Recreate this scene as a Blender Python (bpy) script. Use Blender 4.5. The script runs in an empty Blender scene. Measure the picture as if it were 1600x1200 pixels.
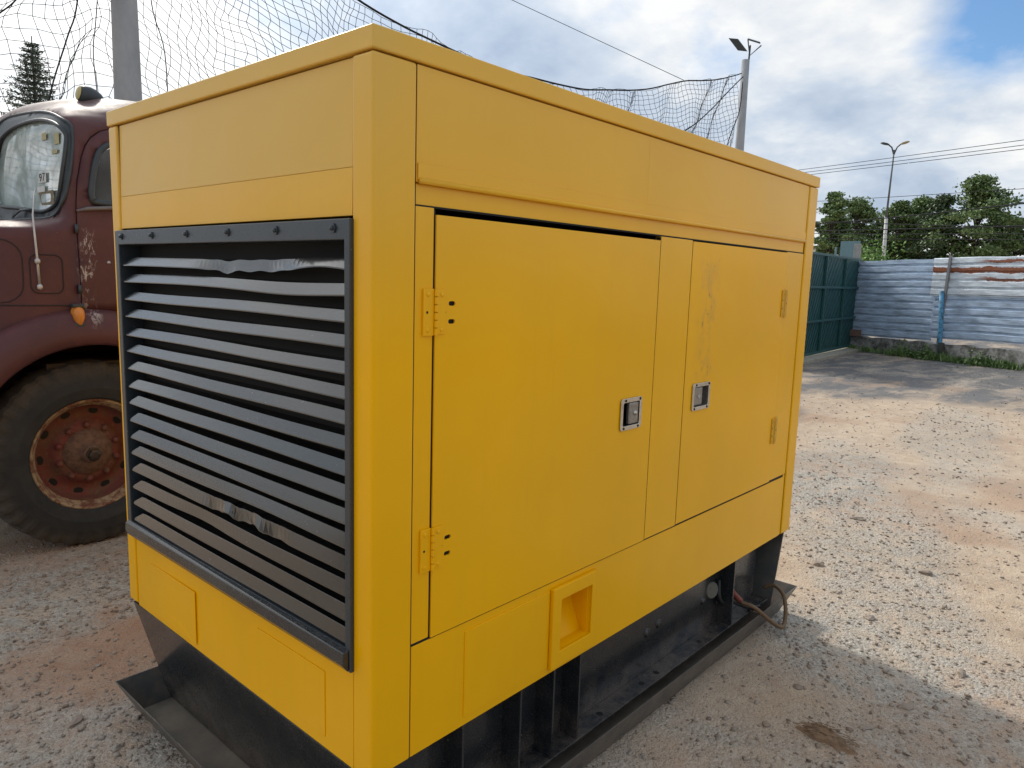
import bpy, bmesh, math, random
import numpy as np
from mathutils import Vector, Matrix, geometry

random.seed(7); rng = np.random.default_rng(11)
R = math.radians
sc = bpy.context.scene
COL = sc.collection

# ------------------------------------------------------------------ camera
cam_d = bpy.data.cameras.new("camera"); cam = bpy.data.objects.new("camera", cam_d)
COL.objects.link(cam); sc.camera = cam
cam_d.sensor_width = 36.0; cam_d.lens = 1142.8354 / 1600 * 36
cam_d.clip_start = 0.05; cam_d.clip_end = 3000
_a, _b, _c = 0.7257, -0.1424, 0.0301
fw = Vector((math.cos(_a)*math.cos(_b), math.sin(_a)*math.cos(_b), math.sin(_b)))
rt = fw.cross(Vector((0, 0, 1))).normalized(); up = rt.cross(fw)
r2 = rt*math.cos(_c) + up*math.sin(_c); u2 = -rt*math.sin(_c) + up*math.cos(_c)
cam.matrix_world = Matrix(((r2.x, u2.x, -fw.x, -0.8907), (r2.y, u2.y, -fw.y, -1.1615), (r2.z, u2.z, -fw.z, 1.4823), (0, 0, 0, 1)))

# ------------------------------------------------------------------ light
SUN_AZ, SUN_EL = 78.0, 38.0
sv = Vector((math.cos(R(SUN_EL))*math.cos(R(SUN_AZ)), math.cos(R(SUN_EL))*math.sin(R(SUN_AZ)), math.sin(R(SUN_EL))))
sl = bpy.data.lights.new("sun", 'SUN'); sl.energy = 2.45; sl.angle = R(4.5); sl.color = (1.0, 0.93, 0.82)
so = bpy.data.objects.new("sun", sl); COL.objects.link(so); so.location = sv*60
so.rotation_euler = sv.to_track_quat('Z', 'Y').to_euler()

world = bpy.data.worlds.new("World"); sc.world = world; world.use_nodes = True
def build_world():
    nt = world.node_tree; N = nt.nodes; L = nt.links; N.clear()
    out = N.new('ShaderNodeOutputWorld'); bg = N.new('ShaderNodeBackground'); bg.inputs[1].default_value = 0.148
    sky = N.new('ShaderNodeTexSky'); sky.sky_type = 'NISHITA'; sky.sun_disc = False
    sky.sun_elevation = R(SUN_EL); sky.sun_rotation = R(90-SUN_AZ)
    tc = N.new('ShaderNodeTexCoord')
    def math_(op, a, b=None, c=None, clamp=False):
        n = N.new('ShaderNodeMath'); n.operation = op; n.use_clamp = clamp
        for i, v in enumerate((a, b, c)):
            if v is None: continue
            if isinstance(v, (int, float)): n.inputs[i].default_value = v
            else: L.new(v, n.inputs[i])
        return n.outputs[0]
    sep = N.new('ShaderNodeSeparateXYZ'); L.new(tc.outputs['Generated'], sep.inputs[0])
    # clouds lie on a flat layer overhead: direction / (height + bit)
    zz = math_('ADD', math_('MAXIMUM', sep.outputs[2], 0.0), 0.32)
    cx = math_('DIVIDE', sep.outputs[0], zz); cy = math_('DIVIDE', sep.outputs[1], zz)
    cmb = N.new('ShaderNodeCombineXYZ'); L.new(cx, cmb.inputs[0]); L.new(cy, cmb.inputs[1]); cmb.inputs[2].default_value = 3.7
    def noise(scale, det, rough, dist, w=0):
        n = N.new('ShaderNodeTexNoise'); n.noise_dimensions = '4D'; n.inputs['W'].default_value = w
        n.inputs['Scale'].default_value = scale; n.inputs['Detail'].default_value = det
        n.inputs['Roughness'].default_value = rough; n.inputs['Distortion'].default_value = dist
        L.new(cmb.outputs[0], n.inputs['Vector']); return n.outputs[0]
    def dot(v):
        n = N.new('ShaderNodeVectorMath'); n.operation = 'DOT_PRODUCT'
        L.new(tc.outputs['Generated'], n.inputs[0]); n.inputs[1].default_value = v; return n.outputs['Value']
    def ramp(v, stops):
        n = N.new('ShaderNodeValToRGB'); L.new(v, n.inputs[0]); e = n.color_ramp.elements
        e[0].position, e[0].color = stops[0][0], (*stops[0][1], 1); e[1].position, e[1].color = stops[1][0], (*stops[1][1], 1)
        for p, c in stops[2:]: q = e.new(p); q.color = (*c, 1)
        return n.outputs[0]
    big = noise(1.3, 6, 0.55, 0.25, 1.3); fine = noise(3.4, 7, 0.58, 0.3, 5.1)
    def gap(az, el, k):     # a gap in the cloud
        v = (math.cos(R(el))*math.cos(R(az)), math.cos(R(el))*math.sin(R(az)), math.sin(R(el)))
        return math_('MULTIPLY', math_('POWER', math_('MAXIMUM', dot(v), 0.0), k), 1.0)
    g = math_('ADD', math_('MULTIPLY', gap(8.0, 18.5, 110), 0.36), math_('MULTIPLY', gap(27, 15.5, 300), 0.15))
    g = math_('ADD', g, math_('MULTIPLY', gap(36, 19, 300), 0.12))
    cov = math_('SUBTRACT', math_('ADD', math_('MULTIPLY', big, 0.65), math_('MULTIPLY', fine, 0.35)), g)
    cover = ramp(cov, [(0.30, (0, 0, 0)), (0.44, (1, 1, 1))])
    # cloud body: grey undersides and bright tops, brighter towards the sun
    tone = ramp(math_('ADD', math_('MULTIPLY', noise(1.5, 6, 0.55, 0.12, 9.2), 0.6), math_('MULTIPLY', noise(3.6, 6, 0.58, 0.2, 2.2), 0.4)),
                [(0.38, (3.1, 3.8, 4.9)), (0.58, (7.5, 7.5, 7.4)), (0.48, (4.7, 5.3, 6.1))])
    sd = math_('MAXIMUM', dot(tuple(sv)), 0.0)
    halo = math_('ADD', math_('MULTIPLY', math_('POWER', sd, 10), 0.75), 0.82)
    halo = math_('ADD', halo, math_('MULTIPLY', math_('POWER', sd, 60), 5.0))
    vm = N.new('ShaderNodeVectorMath'); vm.operation = 'SCALE'; L.new(tone, vm.inputs[0]); L.new(halo, vm.inputs['Scale'])
    mix = N.new('ShaderNodeMix'); mix.data_type = 'RGBA'
    L.new(math_('MULTIPLY', cover, 0.96), mix.inputs[0])
    sk2 = N.new('ShaderNodeVectorMath'); sk2.operation = 'SCALE'; tn = N.new('ShaderNodeMix'); tn.data_type = 'RGBA'; tn.blend_type = 'MULTIPLY'; tn.inputs[0].default_value = 1; L.new(sky.outputs[0], tn.inputs[6]); tn.inputs[7].default_value = (.72, .95, 1.15, 1); L.new(tn.outputs[2], sk2.inputs[0]); sk2.inputs['Scale'].default_value = .80
    L.new(sk2.outputs[0], mix.inputs[6]); L.new(vm.outputs[0], mix.inputs[7])
    L.new(mix.outputs[2], bg.inputs[0]); L.new(bg.outputs[0], out.inputs[0])
build_world()
sc.view_settings.view_transform = 'Standard'; sc.view_settings.look = 'None'
sc.view_settings.exposure = 0.12; sc.view_settings.gamma = 1.0; sc.view_settings.use_curve_mapping = False

# ------------------------------------------------------------------ helpers
def tag(o, label=None, cat=None, group=None, kind=None):
    if label: o['label'] = label
    if cat: o['category'] = cat
    if group: o['group'] = group
    if kind: o['kind'] = kind
    return o
def empty(name, loc, label, cat, group=None, rz=0):
    o = bpy.data.objects.new(name, None); COL.objects.link(o); o.location = loc; o.rotation_euler = (0, 0, rz)
    o.empty_display_size = 0.2
    return tag(o, label, cat, group)
def link(name, me, mat=None, parent=None, smooth=False, bevel=0, seg=2):
    """me is in world coordinates if the parent is an unrotated empty: it is moved into the parent's space"""
    o = bpy.data.objects.new(name, me); COL.objects.link(o)
    if mat: me.materials.append(mat)
    if parent is not None:
        o.parent = parent
        off = Vector((0, 0, 0)); q = parent
        while q is not None: off += q.location; q = q.parent
        me.transform(Matrix.Translation(-off))
    if smooth:
        me.polygons.foreach_set('use_smooth', [True]*len(me.polygons))
    if bevel:
        m = o.modifiers.new('bevel', 'BEVEL'); m.width = bevel; m.segments = seg; m.limit_method = 'ANGLE'; m.angle_limit = R(40)
    return o
class MB:
    def __init__(s): s.v = []; s.f = []
    def add(s, v, f):
        n = len(s.v); s.v += [tuple(p) for p in v]; s.f += [tuple(i+n for i in q) for q in f]; return s
    def box(s, x0, x1, y0, y1, z0, z1):
        v = [(x, y, z) for z in (z0, z1) for y in (y0, y1) for x in (x0, x1)]
        return s.add(v, [(0, 2, 3, 1), (4, 5, 7, 6), (0, 1, 5, 4), (2, 6, 7, 3), (0, 4, 6, 2), (1, 3, 7, 5)])
    def bar(s, a, b, w, h, upv=(0, 0, 1)):
        a, b = Vector(a), Vector(b); d = (b-a).normalized(); u = Vector(upv)
        if abs(d.dot(u)) > .98: u = Vector((1, 0, 0))
        r = d.cross(u).normalized(); u = r.cross(d)
        v = [p + r*w/2*i + u*h/2*j for p in (a, b) for i, j in ((-1, -1), (1, -1), (1, 1), (-1, 1))]
        return s.add(v, [(0, 1, 2, 3), (7, 6, 5, 4), (0, 4, 5, 1), (1, 5, 6, 2), (2, 6, 7, 3), (3, 7, 4, 0)])
    def tube(s, pts, rad, n=8, cap=True):
        pts = [Vector(p) for p in pts]; rads = rad if isinstance(rad, (list, tuple)) else [rad]*len(pts)
        base = []; prev = None
        for i, p in enumerate(pts):
            d = (pts[min(i+1, len(pts)-1)] - pts[max(i-1, 0)]).normalized()
            if prev is None:
                prev = d.orthogonal().normalized()
            else:
                prev = (prev - d*prev.dot(d)).normalized()
            q = d.cross(prev)
            for k in range(n):
                t = 2*math.pi*k/n; base.append(p + (prev*math.cos(t)+q*math.sin(t))*rads[i])
        f = [(i*n+k, i*n+(k+1) % n, (i+1)*n+(k+1) % n, (i+1)*n+k) for i in range(len(pts)-1) for k in range(n)]
        if cap: f += [tuple(range(n-1, -1, -1)), tuple((len(pts)-1)*n+k for k in range(n))]
        return s.add(base, f)
    def lathe(s, prof, n=32, M=None, closed=False, fn=None):
        """prof: (radius, axial) round the local Z axis, then M"""
        v = []
        for r, a in prof:
            for k in range(n):
                t = 2*math.pi*k/n; rr, aa = (fn(r, a, k) if fn else (r, a))
                v.append(Vector((rr*math.cos(t), rr*math.sin(t), aa)))
        if M is not None: v = [M @ p for p in v]
        m = len(prof); f = []
        for i in range(m if closed else m-1):
            j = (i+1) % m
            for k in range(n): f.append((i*n+k, i*n+(k+1) % n, j*n+(k+1) % n, j*n+k))
        return s.add(v, f)
    def mesh(s, name='m'):
        me = bpy.data.meshes.new(name); me.from_pydata(s.v, [], s.f); me.update(); return me
    def build(s, name, mat, parent=None, smooth=False, bevel=0, seg=2):
        return link(name, s.mesh(name), mat, parent, smooth, bevel, seg)
def facing(loc, axis):
    """matrix that takes local +Z to axis"""
    return Matrix.Translation(loc) @ Vector(axis).to_track_quat('Z', 'Y').to_matrix().to_4x4()
def tri2d(outline, holes=(), grid=None):
    pts = []; edges = []
    for loop in [outline, *holes]:
        n = len(pts); pts += [Vector(p) for p in loop]; edges += [(n+i, n+(i+1) % len(loop)) for i in range(len(loop))]
    def inside(p, loop):
        c = False; j = len(loop)-1
        for i in range(len(loop)):
            a, b = loop[i], loop[j]
            if (a[1] > p[1]) != (b[1] > p[1]) and p[0] < (b[0]-a[0])*(p[1]-a[1])/(b[1]-a[1])+a[0]: c = not c
            j = i
        return c
    if grid:
        xs, ys = grid
        for x in xs:
            for y in ys:
                if inside((x, y), outline) and not any(inside((x, y), h) for h in holes): pts.append(Vector((x, y)))
    V, E_, F, *_ = geometry.delaunay_2d_cdt(pts, edges, [], 0, 1e-6)
    out = []
    for f in F:
        c = (sum(V[i][0] for i in f)/len(f), sum(V[i][1] for i in f)/len(f))
        if inside(c, outline) and not any(inside(c, h) for h in holes): out.append(tuple(f))
    return [(v[0], v[1]) for v in V], out
def plate(outline, holes, depth, fn, grid=None):
    """2D outline with holes -> slab; fn(u, v, d) gives the 3D point, d = 0 front, d = depth back"""
    V, F = tri2d(outline, holes, grid)
    n = len(V); m = MB()
    v = [fn(a, b, 0) for a, b in V] + [fn(a, b, depth) for a, b in V]
    from collections import Counter
    cnt = Counter()
    for f in F:
        for i in range(len(f)): cnt[(f[i], f[(i+1) % len(f)])] += 1
    faces = list(F) + [tuple(i+n for i in reversed(f)) for f in F]
    for (a, b) in cnt:
        if (b, a) not in cnt: faces.append((b, a, a+n, b+n))
    m.add(v, faces); return m
def rrect(x0, x1, y0, y1, r, n=5):
    o = []
    for cx, cy, a0 in ((x1-r, y1-r, 0), (x0+r, y1-r, 90), (x0+r, y0+r, 180), (x1-r, y0+r, 270)):
        for i in range(n+1):
            a = R(a0+90*i/n); o.append((cx+r*math.cos(a), cy+r*math.sin(a)))
    return o
def rect(x0, x1, y0, y1): return [(x0, y0), (x1, y0), (x1, y1), (x0, y1)]

# ------------------------------------------------------------------ materials
class Mat:
    def __init__(s, name):
        s.m = bpy.data.materials.new(name); s.m.use_nodes = True; s.nt = s.m.node_tree; s.N = s.nt.nodes; s.L = s.nt.links
        s.b = s.N['Principled BSDF']; s.tc = s.N.new('ShaderNodeTexCoord'); s.co = s.tc.outputs['Object']
        s.geo = s.N.new('ShaderNodeNewGeometry'); s.pos = s.geo.outputs['Position']
    def noise(s, scale, det=4, rough=.55, dist=0, vec=None, sx=None):
        n = s.N.new('ShaderNodeTexNoise'); n.inputs['Scale'].default_value = scale; n.inputs['Detail'].default_value = det
        n.inputs['Roughness'].default_value = rough; n.inputs['Distortion'].default_value = dist
        v = vec if vec is not None else s.pos
        if sx:
            mp = s.N.new('ShaderNodeMapping'); mp.inputs['Scale'].default_value = sx; s.L.new(v, mp.inputs[0]); v = mp.outputs[0]
        s.L.new(v, n.inputs['Vector']); return n.outputs[0]
    def voro(s, scale, feat='F1', sx=None, out='Distance', rand=1):
        n = s.N.new('ShaderNodeTexVoronoi'); n.feature = feat; n.inputs['Scale'].default_value = scale; n.inputs['Randomness'].default_value = rand
        v = s.pos
        if sx:
            mp = s.N.new('ShaderNodeMapping'); mp.inputs['Scale'].default_value = sx; s.L.new(v, mp.inputs[0]); v = mp.outputs[0]
        s.L.new(v, n.inputs['Vector']); return n.outputs[out]
    def ramp(s, v, stops, interp='LINEAR'):
        n = s.N.new('ShaderNodeValToRGB'); n.color_ramp.interpolation = interp; e = n.color_ramp.elements
        lo, hi = min(q[0] for q in stops), max(q[0] for q in stops)
        if lo < 0 or hi > 1:
            v = s.math('DIVIDE', s.math('SUBTRACT', v, lo), hi-lo); stops = [((q[0]-lo)/(hi-lo), q[1]) for q in stops]
        s.L.new(v, n.inputs[0])
        def c4(c): return (c, c, c, 1) if isinstance(c, (int, float)) else (*c, 1)
        stops = sorted(stops, key=lambda q: q[0])
        e[0].position = stops[0][0]; e[0].color = c4(stops[0][1]); e[1].position = stops[1][0]; e[1].color = c4(stops[1][1])
        for p, c in stops[2:]: q = e.new(p); q.color = c4(c)
        return n.outputs[0]
    def math(s, op, a, b=None, clamp=False):
        n = s.N.new('ShaderNodeMath'); n.operation = op; n.use_clamp = clamp
        for i, v in enumerate((a, b)):
            if v is None: continue
            if isinstance(v, (int, float)): n.inputs[i].default_value = v
            else: s.L.new(v, n.inputs[i])
        return n.outputs[0]
    def mix(s, f, a, b, mode='MIX'):
        n = s.N.new('ShaderNodeMix'); n.data_type = 'RGBA'; n.blend_type = mode
        for i, v in ((0, f), (6, a), (7, b)):
            sock = n.inputs[i]
            if isinstance(v, (int, float)): sock.default_value = v if i == 0 else (v, v, v, 1)
            elif isinstance(v, tuple): sock.default_value = (*v, 1)
            else: s.L.new(v, sock)
        return n.outputs[2]
    def xyz(s, v=None):
        n = s.N.new('ShaderNodeSeparateXYZ'); s.L.new(v if v is not None else s.pos, n.inputs[0]); return n.outputs
    def attr(s, name):
        n = s.N.new('ShaderNodeAttribute'); n.attribute_name = name; return n.outputs['Fac']
    def set(s, **kw):
        for k, v in kw.items():
            i = s.b.inputs[{'color': 'Base Color', 'rough': 'Roughness', 'metal': 'Metallic', 'spec': 'Specular IOR Level',
                            'coat': 'Coat Weight', 'coatr': 'Coat Roughness', 'alpha': 'Alpha'}[k]]
            if isinstance(v, (int, float)): i.default_value = v
            elif isinstance(v, tuple): i.default_value = (*v, 1)
            else: s.L.new(v, i)
        return s
    def bump(s, h, strength=.3, dist=.01, prev=None):
        n = s.N.new('ShaderNodeBump'); n.inputs['Strength'].default_value = strength; n.inputs['Distance'].default_value = dist
        s.L.new(h, n.inputs['Height'])
        if prev is not None: s.L.new(prev, n.inputs['Normal'])
        s.L.new(n.outputs[0], s.b.inputs['Normal']); return n.outputs[0]
M = {}
def yellow_paint(name, c0=(.94, .482, .0), glare=0):
    m = Mat(name)
    big = m.noise(1.7, 3, .5); sm = m.noise(9, 5, .6)
    c = m.mix(m.ramp(big, [(.3, 0.), (.7, 1.)]), tuple(x*.94 for x in c0), tuple(min(1, x*1.05) for x in c0))
    scuff = m.ramp(m.noise(26, 6, .72, .8, sx=(1, 1, .35)), [(.76, 0.), (.82, 1.)])
    c = m.mix(m.math('MULTIPLY', scuff, .08), c, (.42, .27, .08))
    streak = m.ramp(m.noise(5, 5, .6, 0, sx=(5, 5, .35)), [(.55, 0.), (.85, 1.)])
    c = m.mix(m.math('MULTIPLY', streak, .09), c, (.50, .30, .06))
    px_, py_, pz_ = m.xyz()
    dust_or_glare = m.ramp(pz_, [(.0, .0), (1.30, 0.), (1.50, .12), (1.70, .30), (1.97, .50)] if not glare else [(1.60, .52), (1.72, .46), (1.97, .50)])        # lens veil and sky reflection painted as a pale tint towards the top
    dust_or_glare = m.math('MULTIPLY', dust_or_glare, m.ramp(px_, [(0., 1.15), (.005, 1.15), (.12, .85), (.8, .5), (2.3, .5)]))
    c = m.mix(m.math('MULTIPLY', dust_or_glare, m.ramp(big, [(.2, .8), (.7, 1.)])), c, (.56, .46, .19))
    m.set(color=c, rough=.27, spec=.22, coat=.06, coatr=.15)
    b = m.bump(m.noise(3.1, 2, .4), .6, .012); m.bump(m.noise(420, 2, .5), .06, .0006, b)
    return m.m
M['yellow'] = yellow_paint('yellow_enamel'); M['yellow_glare'] = yellow_paint('yellow_enamel_glare', glare=1)  # second copy has a stronger painted glare, for the upper end panel
def hinge_mat():
    m = Mat('painted_hinge'); n = m.noise(240, 4, .7); n1 = m.noise(70, 4, .6)
    c = m.mix(m.ramp(n, [(.52, 0.), (.62, .5)]), (.74, .40, .01), (.20, .11, .03)); c = m.mix(m.ramp(n1, [(.55, 0.), (.7, .6)]), c, (.45, .33, .12))
    m.set(color=c, rough=.45); m.bump(n, .3, .001); return m.m
M['hinge'] = hinge_mat()
def scratched():
    m = Mat('yellow_enamel_scratched'); c0 = (.94, .482, .0)
    x, y, z = m.xyz()
    c = m.mix(m.ramp(m.noise(1.7, 3, .5), [(.3, 0.), (.7, 1.)]), tuple(v*.94 for v in c0), tuple(v*1.05 for v in c0))
    # scraped strip near x 1.42, from the top of the door down to the latch
    dx = m.math('ABSOLUTE', m.math('SUBTRACT', m.math('ADD', x, m.math('MULTIPLY', m.noise(3, 2), .06)), 1.435))
    band = m.ramp(dx, [(.0, 1.), (.03, .75), (.085, 0.)])
    zz = m.ramp(z, [(1.15, 0.), (1.2, 1.), (1.28, .35), (1.36, .9), (1.54, .6), (1.60, 0.)])
    n = m.ramp(m.noise(22, 6, .75, .6, sx=(1, 1, .5)), [(.46, 0.), (.54, 1.)])
    k = m.math('MULTIPLY', m.math('MULTIPLY', band, zz), n)
    n2 = m.ramp(m.noise(60, 5, .8, 0, sx=(1.6, 1, .4)), [(.56, 0.), (.61, 1.)])
    c = m.mix(m.math('MULTIPLY', k, .45), c, (.62, .33, .09)); c = m.mix(m.math('MULTIPLY', k, n2), c, (.10, .06, .04))
    m.set(color=c, rough=.32, spec=.22, coat=.06, coatr=.15); b = m.bump(m.noise(3.1, 2, .4), .6, .012); m.bump(m.noise(420, 2, .5), .06, .0006, b)
    return m.m
M['scratched'] = scratched()
def black_paint(name, c0=(.018, .022, .026), rough=(.25, .42), dust_or_glare=.15, spec=.5, bmp=.08, coat=.0):
    m = Mat(name); n = m.noise(14, 6, .65); n2 = m.noise(160, 3, .7)
    c = m.mix(m.math('MULTIPLY', m.ramp(n, [(.45, 0.), (.75, 1.)]), dust_or_glare), c0, (.16, .14, .12))
    spk = m.ramp(m.noise(95, 2, .5), [(.74, 0.), (.77, 1.)]); c = m.mix(m.math('MULTIPLY', spk, .5), c, (.35, .34, .32))
    mud = m.math('MULTIPLY', m.ramp(m.xyz()[2], [(0., .9), (.10, .5), (.22, 0.)]), m.ramp(n, [(.38, 0.), (.6, 1.)]))
    c = m.mix(mud, c, (.17, .13, .10))
    m.set(color=c, rough=m.ramp(n2, [(.3, rough[0]), (.7, rough[1])]), spec=spec, coat=coat, coatr=.14)
    m.b.inputs['Coat IOR'].default_value = 1.5 if coat < .5 else 1.66
    m.bump(n2, bmp, .001); return m.m
M['black'] = black_paint('black_enamel', rough=(.16, .32), coat=.3)
M['blade'] = black_paint('black_enamel_louver', (.007, .009, .010), (.13, .24), .0, .45, .06, .85)
M['frame'] = black_paint('dark_grey_enamel', (.032, .042, .052), (.26, .36), .06, .6)
M['tray'] = black_paint('grey_steel_tray', (.075, .078, .075), (.30, .5), .7)
def plain(name, c, rough=.5, metal=0, var=.12, scale=20, bump=.1):
    m = Mat(name); n = m.noise(scale, 5, .6)
    m.set(color=m.mix(m.ramp(n, [(.3, 0.), (.7, 1.)]), tuple(x*(1-var) for x in c), tuple(min(1, x*(1+var)) for x in c)), rough=rough, metal=metal)
    if bump: m.bump(n, bump, .004)
    return m.m
M['dark'] = plain('dark_inside', (.006, .006, .006), .8, bump=0)
M['chrome'] = plain('worn_chrome', (.55, .54, .50), .22, 1.0, .15, 60)
M['zinc'] = plain('zinc_plate', (.30, .285, .26), .38, .7, .3, 90)
M['cable'] = plain('brown_cable', (.16, .095, .045), .6)
M['red'] = plain('red_sleeve', (.22, .06, .045), .6)
M['rubber_black'] = plain('black_rubber_seal', (.018, .02, .022), .55)

def truck_paint():
    m = Mat('oxide_red_truck_paint'); x, y, z = m.xyz()
    n = m.noise(3.2, 6, .62, .3); f = m.noise(16, 6, .7)
    c = m.mix(m.ramp(n, [(.35, 0.), (.68, 1.)]), (.075, .026, .029), (.110, .036, .038))
    c = m.mix(m.math('MULTIPLY', m.ramp(f, [(.55, 0.), (.8, 1.)]), .5), c, (.15, .065, .045))
    topd = m.ramp(z, [(1.2, 0.), (2.2, .0), (2.42, .45)]); c = m.mix(topd, c, (.22, .17, .15))
    # chipped strip down the front edge of the door
    dx = m.math('ABSOLUTE', m.math('SUBTRACT', m.math('ADD', x, m.math('MULTIPLY', m.noise(5, 3), .10)), .535))
    band = m.ramp(dx, [(.0, 1.), (.018, .8), (.05, 0.)])
    zz = m.ramp(z, [(1.16, 0.), (1.24, .8), (1.32, .45), (1.42, .9), (1.62, 1.), (1.68, 0.)])
    near = m.ramp(y, [(.0, 1.), (3.1, 1.), (3.11, 0.)])
    k = m.math('MULTIPLY', m.math('MULTIPLY', m.math('MULTIPLY', band, zz), m.ramp(m.noise(30, 6, .75, .5, sx=(1, 1, .4)), [(.525, 0.), (.58, .9)])), near)
    c = m.mix(k, c, (.56, .52, .50))
    chips = m.ramp(m.noise(38, 3, .6), [(.755, 0.), (.77, 1.)]); c = m.mix(m.math('MULTIPLY', chips, .7), c, (.42, .33, .28))
    m.set(color=c, rough=m.ramp(f, [(.3, .50), (.7, .64)]), spec=.4)
    m.bump(m.noise(2.2, 3), .25, .02); return m.m
M['truck'] = truck_paint()
M['seam'] = plain('dark_seam', (.025, .015, .015), .7, bump=0)
M['ledge'] = plain('dull_ledge', (.15, .13, .13), .5)
def rust_rim():
    m = Mat('rusty_red_rim'); n = m.noise(14, 6, .7, .4); f = m.noise(45, 5, .7)
    c = m.mix(m.ramp(n, [(.4, 0.), (.62, 1.)]), (.15, .030, .026), (.12, .055, .032))
    c = m.mix(m.math('MULTIPLY', m.ramp(f, [(.55, 0.), (.7, 1.)]), .5), c, (.20, .12, .075)); m.set(color=c, rough=.75)
    m.bump(f, .4, .004); return m.m
M['rim'] = rust_rim()
def rim_edge():
    m = Mat('dusty_rim_flange'); n = m.noise(22, 6, .7, .4)
    m.set(color=m.mix(m.ramp(n, [(.42, 0.), (.58, 1.)]), (.14, .05, .03), (.34, .25, .15)), rough=.8); m.bump(n, .3, .004); return m.m
M['flange'] = rim_edge(); M['hub_rust'] = plain('brown_rusty_hub', (.13, .070, .045), .8, 0, .4, 40, .5)
def tyre_mat():
    m = Mat('dusty_tyre_rubber'); n = m.noise(9, 6, .7, .3); x, y, z = m.xyz(m.co)
    r = m.math('SQRT', m.math('ADD', m.math('MULTIPLY', x, x), m.math('MULTIPLY', z, z)))
    c = m.mix(m.ramp(n, [(.35, 0.), (.7, 1.)]), (.016, .018, .020), (.034, .033, .031))
    d = m.ramp(r, [(.40, 0.), (.445, .25), (.49, .5)]); c = m.mix(m.math('MULTIPLY', d, m.ramp(n, [(.3, .4), (.6, 1.)])), c, (.13, .098, .065))
    m.set(color=c, rough=.85); m.bump(m.noise(60, 4, .7), .3, .003); return m.m
M['tyre'] = tyre_mat()
M['hub'] = plain('oily_hub', (.045, .035, .03), .45, .4, .4, 40, .3)
M['orange'] = plain('amber_lens', (.62, .22, .03), .3)
M['lamp_lens'] = plain('yellow_lens', (.45, .36, .12), .4)
M['gasket'] = plain('window_gasket', (.035, .045, .052), .5)
M['alu'] = plain('dull_aluminium', (.50, .48, .46), .35, .5)
M['seat'] = plain('grey_seat', (.10, .11, .11), .8)
M['sticker'] = plain('paper_sticker', (.62, .63, .60), .7, bump=0)
M['ink'] = plain('black_ink', (.02, .02, .02), .7, bump=0)
M['yellow_sticker'] = plain('yellow_sticker', (.42, .38, .20), .7, bump=0)
def glass(name, tint=(.80, .92, .90), dust_or_glare=.2, dust_glare_c=(.55, .60, .56)):
    m = Mat(name); N, L = m.N, m.L; out = N['Material Output']; N.remove(m.b)
    tr = N.new('ShaderNodeBsdfTransparent'); tr.inputs[0].default_value = (*tint, 1)
    gl = N.new('ShaderNodeBsdfGlossy'); gl.inputs['Roughness'].default_value = .03
    fr = N.new('ShaderNodeFresnel'); fr.inputs[0].default_value = 1.36
    a = N.new('ShaderNodeMixShader'); L.new(fr.outputs[0], a.inputs[0]); L.new(tr.outputs[0], a.inputs[1]); L.new(gl.outputs[0], a.inputs[2])
    df = N.new('ShaderNodeBsdfDiffuse'); df.inputs[0].default_value = (*dust_glare_c, 1)
    tl = N.new('ShaderNodeBsdfTranslucent'); tl.inputs[0].default_value = (*dust_glare_c, 1)
    d2 = N.new('ShaderNodeMixShader'); L.new(df.outputs[0], d2.inputs[1]); L.new(tl.outputs[0], d2.inputs[2])
    b = N.new('ShaderNodeMixShader'); f = m.ramp(m.noise(4, 5, .6, .8), [(.3, dust_or_glare*.5), (.7, dust_or_glare*1.5)])
    L.new(f, b.inputs[0]); L.new(a.outputs[0], b.inputs[1]); L.new(d2.outputs[0], b.inputs[2]); L.new(b.outputs[0], out.inputs[0])
    return m.m
M['windshield'] = glass('dusty_glare_windshield', dust_or_glare=.74, dust_glare_c=(.60, .70, .65))  # dust mixed in heavily, also painting the pale reflections on the glass
M['glass'] = glass('cab_window', dust_or_glare=.15)

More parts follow.
